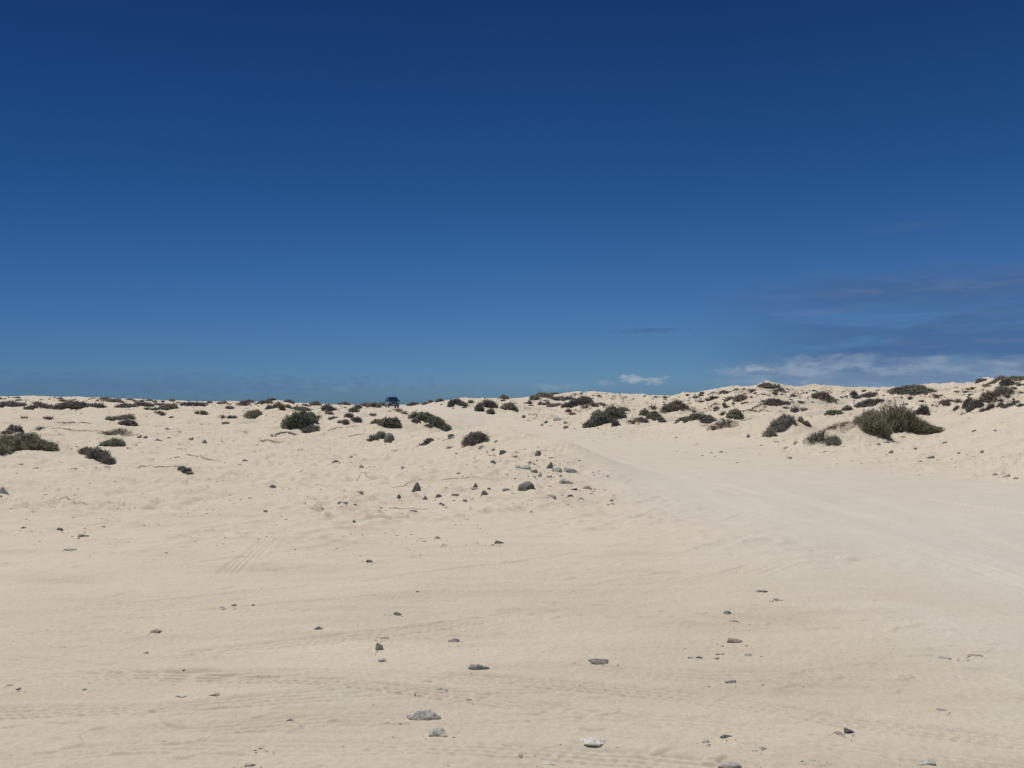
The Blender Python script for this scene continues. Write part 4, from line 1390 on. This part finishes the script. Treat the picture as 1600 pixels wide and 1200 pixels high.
# ------------------------------------------------------------------ the van
def build_van():
    import bmesh

    def pm(name, col, rough, metal=0.0, coat=0.0):
        m, nt, b = mat_new(name)
        n = noise_tex(nt, 5, 4)
        a = tuple(c * .9 for c in col)
        d = tuple(min(1, c * 1.1 + .004) for c in col)
        nt.links.new(ramp(nt, n, [(.3, a), (.7, d)]), b.inputs['Base Color'])
        b.inputs['Roughness'].default_value = rough
        b.inputs['Metallic'].default_value = metal
        b.inputs['Coat Weight'].default_value = coat
        b.inputs['Coat Roughness'].default_value = .08
        return m
    paint = pm('blue_paint', (.035, .065, .12), .28, .35, 1.0)
    glass = pm('dark_glass', (.012, .018, .024), .06)
    rubber = pm('rubber', (.02, .02, .02), .85)
    plastic = pm('black_plastic', (.025, .026, .028), .6)
    alloy = pm('alloy', (.45, .45, .46), .35, .8)
    lens = pm('lamp_lens', (.62, .64, .66), .12, .3)
    plate = pm('plate_white', (.75, .75, .72), .5)
    x, y, z = cast(612.5, 637.2)
    root = empty('parked_van', (x, y, hz(x, y) + .0), math.radians(17))
    tag(root, 'dark blue van facing the camera on the sand track at the skyline', 'van')
    # local frame: front of the van looks towards -Y, x across, z up. length 4.8, width 1.9, height 1.95
    prof = [(-2.38, .34), (-2.42, .55), (-2.40, .80), (-2.30, .95), (-1.55, 1.13), (-.82, 1.78), (-.55, 1.90), (.2, 1.95), (1.9, 1.93), (2.25, 1.84),
            (2.38, 1.2), (2.40, .6), (2.36, .34)]

    def hw(zz, yy):
        w = .95
        if zz > 1.05:
            w -= (zz - 1.05) * .19
        if yy < -2.0:
            w -= (-2.0 - yy) * .22
        if zz < .5:
            w -= .03
        return w

    def loft(name, prof, mat, hwf, bevel=.04, par=root):
        bm = bmesh.new()
        L = [bm.verts.new((-hwf(zz, yy), yy, zz)) for yy, zz in prof]
        Rr = [bm.verts.new((hwf(zz, yy), yy, zz)) for yy, zz in prof]
        bm.faces.new(L)
        bm.faces.new(Rr[::-1])
        n = len(prof)
        for i in range(n):
            j = (i + 1) % n
            bm.faces.new((L[j], L[i], Rr[i], Rr[j]))
        bmesh.ops.recalc_face_normals(bm, faces=bm.faces)
        side = [e for e in bm.edges if abs(e.verts[0].co.x - e.verts[1].co.x) < .2 and e.verts[0].co.x * e.verts[1].co.x > 0]
        bmesh.ops.bevel(bm, geom=side, offset=bevel, segments=3, affect='EDGES', profile=.6)
        me = bpy.data.meshes.new(name)
        bm.to_mesh(me)
        bm.free()
        me.materials.append(mat)
        o = bpy.data.objects.new(name, me)
        COL.objects.link(o)
        o.parent = par
        return o

    def box(name, c, d, mat, par=root, bev=.015):
        bm = bmesh.new()
        bmesh.ops.create_cube(bm, size=1)
        for v in bm.verts:
            v.co = Vector((v.co.x * d[0], v.co.y * d[1], v.co.z * d[2]))
        bmesh.ops.bevel(bm, geom=bm.edges[:], offset=min(bev, min(d) * .3), segments=2, affect='EDGES')
        me = bpy.data.meshes.new(name)
        bm.to_mesh(me)
        bm.free()
        me.materials.append(mat)
        o = bpy.data.objects.new(name, me)
        COL.objects.link(o)
        o.location = c
        o.parent = par
        return o

    def slab(name, quad, off, mat, par=root, thick=.012):
        """a thin pane set proud of the body along its normal"""
        q = [Vector(p) for p in quad]
        n = (q[1] - q[0]).cross(q[2] - q[0]).normalized()
        V = [p + n * off for p in q] + [p + n * (off - thick) for p in q]
        k = len(q)
        Fs = [list(range(k)), list(range(2 * k - 1, k - 1, -1))] + [[i, i + k, (i + 1) % k + k, (i + 1) % k] for i in range(k)]
        return mesh_obj(name, V, Fs, mat, par)
    body = loft('body', prof, paint, hw, .05)
    # windscreen between (-1.55,1.13) and (-.82,1.78)
    def on(f, s, dy0=(-1.55, 1.13), dy1=(-.82, 1.78)):
        yy = dy0[0] + (dy1[0] - dy0[0]) * f
        zz = dy0[1] + (dy1[1] - dy0[1]) * f
        return (s * (hw(zz, yy) - .10), yy, zz)
    ws = slab('windscreen', [on(.04, -1), on(.04, 1), on(.97, 1), on(.97, -1)], .006, glass)
    for s in (-1, 1):
        w = box('wiper', (s * .3, -1.50, 1.185), (.55, .02, .02), plastic, ws, .004)
        w.rotation_euler = (math.radians(42), math.radians(-4 * s), 0)
    for s in (-1, 1):
        # side windows: front door, sliding door, rear quarter
        for (y0, y1, y2, y3) in ((-1.30, -.25, -.25, -.72), (-.17, .95, .95, -.17), (1.03, 2.0, 1.9, 1.03)):
            P = [(s * hw(1.16, 0), y0, 1.16), (s * hw(1.16, 0), y1, 1.16), (s * hw(1.68, 0), y2, 1.68), (s * hw(1.68, 0), y3, 1.68)]
            if s < 0:
                P = P[::-1]
            slab('side_window', P, .006, glass)
        door = slab('door', [(s * .952, -1.30, .42), (s * .952, -.22, .42), (s * .952, -.22, 1.08), (s * .952, -1.30, 1.08)][::s], .004, paint)
        box('handle', (s * .972, -.40, .98), (.03, .16, .035), plastic, door)
        hl = slab('headlight', [(s * .86, -2.325, .80), (s * .46, -2.415, .80), (s * .50, -2.345, .945), (s * .84, -2.285, .965)][::-s], .03, lens, root, .05)
        mi = box('mirror', (s * 1.10, -1.12, 1.22), (.22, .12, .24), plastic, root, .04)
        mg = box('mirror_glass', (s * 1.10, -1.055, 1.22), (.17, .008, .18), alloy, mi, .002)
        mg.location = (0, .064, 0)
        fl = box('fog_lamp', (s * .66, -2.425, .46), (.16, .04, .09), lens)
        box('tail_lamp', (s * .84, 2.39, 1.0), (.12, .05, .5), pm('red_lens', (.3, .01, .01), .3))
    g = box('grille', (0, -2.405, .80), (.84, .05, .15), plastic)
    for k in range(3):
        bar = box('grille_bar', (0, -.03, -.045 + .045 * k), (.82, .012, .012), alloy, g, .002)
    bp = box('bumper', (0, -2.43, .47), (1.62, .10, .24), paint, root, .04)
    box('air_intake', (0, -2.48, .40), (1.0, .03, .12), plastic, root)
    box('number_plate', (0, -2.492, .53), (.52, .014, .11), plate, root, .003)
    box('sill', (0, 0, .33), (1.7, 4.4, .10), plastic, root)

    def wheel(cx, cy):
        def lathe(name, prof, mat, par, loc=(0, 0, 0)):
            seg = 28
            V, Fs = [], []
            for (rad, xx) in prof:
                for k in range(seg):
                    t = 2 * math.pi * k / seg
                    V.append((xx, rad * math.cos(t), rad * math.sin(t)))
            for i in range(len(prof) - 1):
                for k in range(seg):
                    Fs.append((i * seg + k, i * seg + (k + 1) % seg, (i + 1) * seg + (k + 1) % seg, (i + 1) * seg + k))
            return mesh_obj(name, V, Fs, mat, par, loc, True)
        s = 1 if cx > 0 else -1
        we = empty('wheel', (cx, cy, .33))
        we.parent = root
        lathe('tyre', [(.21, -.10), (.30, -.115), (.335, -.09), (.345, 0), (.335, .09), (.30, .115), (.21, .10)], rubber, we)
        lathe('rim', [(.215, s * -.08), (.215, s * .09), (.19, s * .10), (.16, s * .06), (.06, s * .075), (.0, s * .08)], alloy, we)
    for cx in (-.80, .80):
        for cy in (-1.55, 1.5):
            wheel(cx, cy)
    # dark wheel wells behind the tyres
    for cx in (-.86, .86):
        for cy in (-1.55, 1.5):
            V, Fs = [], []
            seg = 20
            for k in range(seg + 1):
                t = math.pi * k / seg
                V.append((cx + (.104 if cx > 0 else -.104), cy + .40 * math.cos(t), .30 + .40 * math.sin(t)))
            Fs.append(list(range(seg + 1)) if cx < 0 else list(range(seg, -1, -1)))
            mesh_obj('wheel_arch', V, Fs, plastic, root)
    return root


build_van()

# ------------------------------------------------------------------ sun and sky
SUN_EL, SUN_AZ = math.radians(71), math.radians(-58)      # azimuth from +Y, negative = left
sv = Vector((math.sin(SUN_AZ) * math.cos(SUN_EL), math.cos(SUN_AZ) * math.cos(SUN_EL), math.sin(SUN_EL)))
sl = bpy.data.lights.new('sun', 'SUN')
sl.energy = 3.5
sl.angle = math.radians(.5)
sl.color = (1.0, .955, .88)
so = bpy.data.objects.new('sun', sl)
COL.objects.link(so)
so.rotation_euler = sv.to_track_quat('Z', 'Y').to_euler()
so.location = (0, 0, 30)

w = bpy.data.worlds.new('World')
scene.world = w
w.use_nodes = True
nt = w.node_tree
nt.nodes.clear()
out = nt.nodes.new('ShaderNodeOutputWorld')
bg = nt.nodes.new('ShaderNodeBackground')
nt.links.new(bg.outputs[0], out.inputs[0])
sky = nt.nodes.new('ShaderNodeTexSky')
sky.sky_type = 'NISHITA'
sky.sun_disc = False
sky.sun_elevation = SUN_EL
sky.sun_rotation = SUN_AZ
sky.altitude = 0
sky.air_density = 1.0
sky.dust_density = .4
sky.ozone_density = 3.0
SKY_STRENGTH = .05
bg.inputs[1].default_value = SKY_STRENGTH

geo = N(nt, 'ShaderNodeTexCoord')
dirv = geo.outputs['Generated']
sep = N(nt, 'ShaderNodeSeparateXYZ')
nt.links.new(dirv, sep.inputs[0])


def M(op, a, b=None, c=None, clamp=False):
    n = nt.nodes.new('ShaderNodeMath')
    n.operation = op
    n.use_clamp = clamp
    for i, v in enumerate((a, b, c)):
        if v is None:
            continue
        if isinstance(v, (int, float)):
            n.inputs[i].default_value = v
        else:
            nt.links.new(v, n.inputs[i])
    return n.outputs[0]


def MR(v, a, b, c=0.0, d=1.0):
    n = nt.nodes.new('ShaderNodeMapRange')
    n.interpolation_type = 'SMOOTHSTEP'
    nt.links.new(v, n.inputs[0])
    for i, k in enumerate((a, b, c, d)):
        n.inputs[i + 1].default_value = k
    return n.outputs[0]


elev = M('MULTIPLY', M('ARCSINE', sep.outputs[2]), 180 / math.pi)      # degrees
azim = M('MULTIPLY', M('ARCTAN2', sep.outputs[0], sep.outputs[1]), 180 / math.pi)
# sky tint by elevation: deep blue lower down, brightened overhead as added fill
def lin01(v, a, b):
    n = nt.nodes.new('ShaderNodeMapRange')
    nt.links.new(v, n.inputs[0])
    n.inputs[1].default_value, n.inputs[2].default_value = a, b
    return n.outputs[0]


grade = ramp(nt, lin01(elev, -2, 90), [((e + 2) / 92, c) for e, c in (
    (-2, (.42, .80, 1.40)), (1.46, (.435, .825, 1.51)), (3.3, (.39, .74, 1.34)), (6.0, (.342, .676, 1.20)), (14.8, (.175, .50, .90)),
    (26.7, (.108, .305, .655)), (38, (.08, .26, .56)), (66, (.5, .85, 1.3)), (90, (.4, .75, 1.2)))])
GRADE_NODE = grade
side_ = ramp(nt, lin01(azim, -40, 40), [(0, (.64, .72, .80)), (.5, (1, 1, 1)), (1, (1.12, 1.10, 1.06))])
skyc = mixc(nt, 1.0, sky.outputs[0], grade, 'MULTIPLY')
skyc = mixc(nt, MR(elev, 60, 30), skyc, mixc(nt, 1.0, skyc, side_, 'MULTIPLY'))

comb = N(nt, 'ShaderNodeCombineXYZ')
nt.links.new(M('MULTIPLY', azim, .10), comb.inputs[0])
nt.links.new(M('MULTIPLY', elev, .62), comb.inputs[1])
strat = noise_tex(nt, 1.0, 6, .55, comb.outputs[0], .4)
comb2 = N(nt, 'ShaderNodeCombineXYZ')
nt.links.new(M('MULTIPLY', azim, .30), comb2.inputs[0])
nt.links.new(M('MULTIPLY', elev, .75), comb2.inputs[1])
cum = noise_tex(nt, 1.0, 7, .58, comb2.outputs[0], .2)
comb3 = N(nt, 'ShaderNodeCombineXYZ')
nt.links.new(M('MULTIPLY', azim, 1.5), comb3.inputs[0])
nt.links.new(M('MULTIPLY', elev, 3.2), comb3.inputs[1])
fluff = noise_tex(nt, 1.0, 6, .6, comb3.outputs[0], .3)
def cl(r, g, b):
    f = lambda v: ((v / 255 + .055) / 1.055) ** 2.4 / SKY_STRENGTH
    return (f(r), f(g), f(b))


# grey-blue stratus veil, right side
bank = M('MULTIPLY', M('MULTIPLY', MR(azim, 11, 25), M('MULTIPLY', MR(M('ADD', elev, M('MULTIPLY', M('SUBTRACT', cum, .5), 2.5)), 9.2, 7.4), MR(elev, .5, 2.5))), MR(strat, .26, .52))
skyc = mixc(nt, M('MULTIPLY', bank, .8), skyc, cl(68, 101, 148))
comb4 = N(nt, 'ShaderNodeCombineXYZ')
nt.links.new(M('MULTIPLY', azim, .22), comb4.inputs[0])
nt.links.new(M('MULTIPLY', elev, 1.7), comb4.inputs[1])
wisp = noise_tex(nt, 1.0, 7, .6, comb4.outputs[0], .6)
skyc = mixc(nt, M('MULTIPLY', M('MULTIPLY', bank, MR(wisp, .46, .68)), .6), skyc, cl(88, 114, 153))
# pale cumulus line low at right
low = M('MULTIPLY', M('MULTIPLY', MR(azim, 12, 20), M('MULTIPLY', MR(M('SUBTRACT', elev, M('MULTIPLY', M('SUBTRACT', cum, .5), 3.0)), 3.3, 2.3), MR(elev, .3, 1.6))), MR(cum, .10, .48))
skyc = mixc(nt, M('MULTIPLY', low, .85), skyc, cl(110, 134, 164))
comb5 = N(nt, 'ShaderNodeCombineXYZ')
nt.links.new(M('MULTIPLY', azim, .42), comb5.inputs[0])
nt.links.new(M('MULTIPLY', elev, 1.5), comb5.inputs[1])
roll = noise_tex(nt, 1.0, 7, .55, comb5.outputs[0], .3)
skyc = mixc(nt, M('MULTIPLY', M('MULTIPLY', low, MR(roll, .40, .70)), .8), skyc, cl(140, 158, 180))


def puff(az0, el0, wa, we, amt, col):
    global skyc
    da = M('DIVIDE', M('SUBTRACT', azim, az0), wa)
    de = M('DIVIDE', M('SUBTRACT', elev, el0), we)
    q = M('SQRT', M('ADD', M('MULTIPLY', da, da), M('MULTIPLY', de, de)))
    qn = M('SUBTRACT', M('SUBTRACT', q, M('MULTIPLY', M('SUBTRACT', cum, .5), 1.6)), M('MULTIPLY', M('SUBTRACT', fluff, .5), 2.6))
    skyc = mixc(nt, M('MULTIPLY', MR(qn, 1.35, .05), amt), skyc, col)


def pa(px):
    return math.degrees(paz(px))


def pe(py):
    return math.degrees(math.atan((632 - py) / F))


puff(pa(1000), pe(599), 2.6, .75, .30, cl(104, 132, 166))
puff(pa(992), pe(593), .85, .33, .8, cl(168, 178, 190))
puff(pa(1024), pe(594), .80, .28, .7, cl(162, 174, 188))
puff(pa(945), pe(599), .7, .22, .5, cl(140, 158, 180))
puff(pa(858), pe(605), 1.2, .26, .45, cl(132, 154, 178))
puff(pa(893), pe(604), 1.3, .26, .3, cl(132, 154, 178))
puff(pa(1150), pe(582), 1.1, .30, .6, cl(142, 160, 182))
puff(pa(1183), pe(578), .8, .26, .7, cl(158, 172, 190))
puff(pa(1235), pe(582), 1.3, .36, .45, cl(142, 160, 182))
puff(pa(1320), pe(574), 2.6, .5, .4, cl(138, 156, 180))
puff(pa(1010), pe(518), 2.4, .22, .5, cl(70, 98, 140))
puff(pa(533), pe(608), .7, .2, .4, cl(130, 152, 176))
puff(pa(480), pe(604), 1.0, .25, .25, cl(120, 146, 174))
puff(pa(340), pe(602), 2.0, .3, .15, cl(118, 144, 174))
puff(pa(200), pe(604), 18.0, .8, .45, cl(80, 112, 150))
puff(pa(1280), pe(497), 3.0, .22, .35, cl(100, 122, 160))
puff(pa(1290), pe(472), 3.5, .25, .25, cl(96, 116, 156))
puff(pa(1420), pe(380), 2.6, .35, .14, cl(90, 106, 142))
nt.links.new(skyc, bg.inputs[0])

# ------------------------------------------------------------------ camera and output
cam = bpy.data.cameras.new('camera')
cam.sensor_width = 36
cam.lens = F / 1600 * 36
cam.clip_start = .05
cam.clip_end = 10000
co = bpy.data.objects.new('camera', cam)
COL.objects.link(co)
co.location = (0, 0, EYE)
co.rotation_euler = (math.pi / 2 + PITCH, 0, 0)
scene.camera = co
scene.view_settings.view_transform = 'Standard'
scene.view_settings.look = 'None'
scene.view_settings.exposure = 0
scene.view_settings.gamma = 1
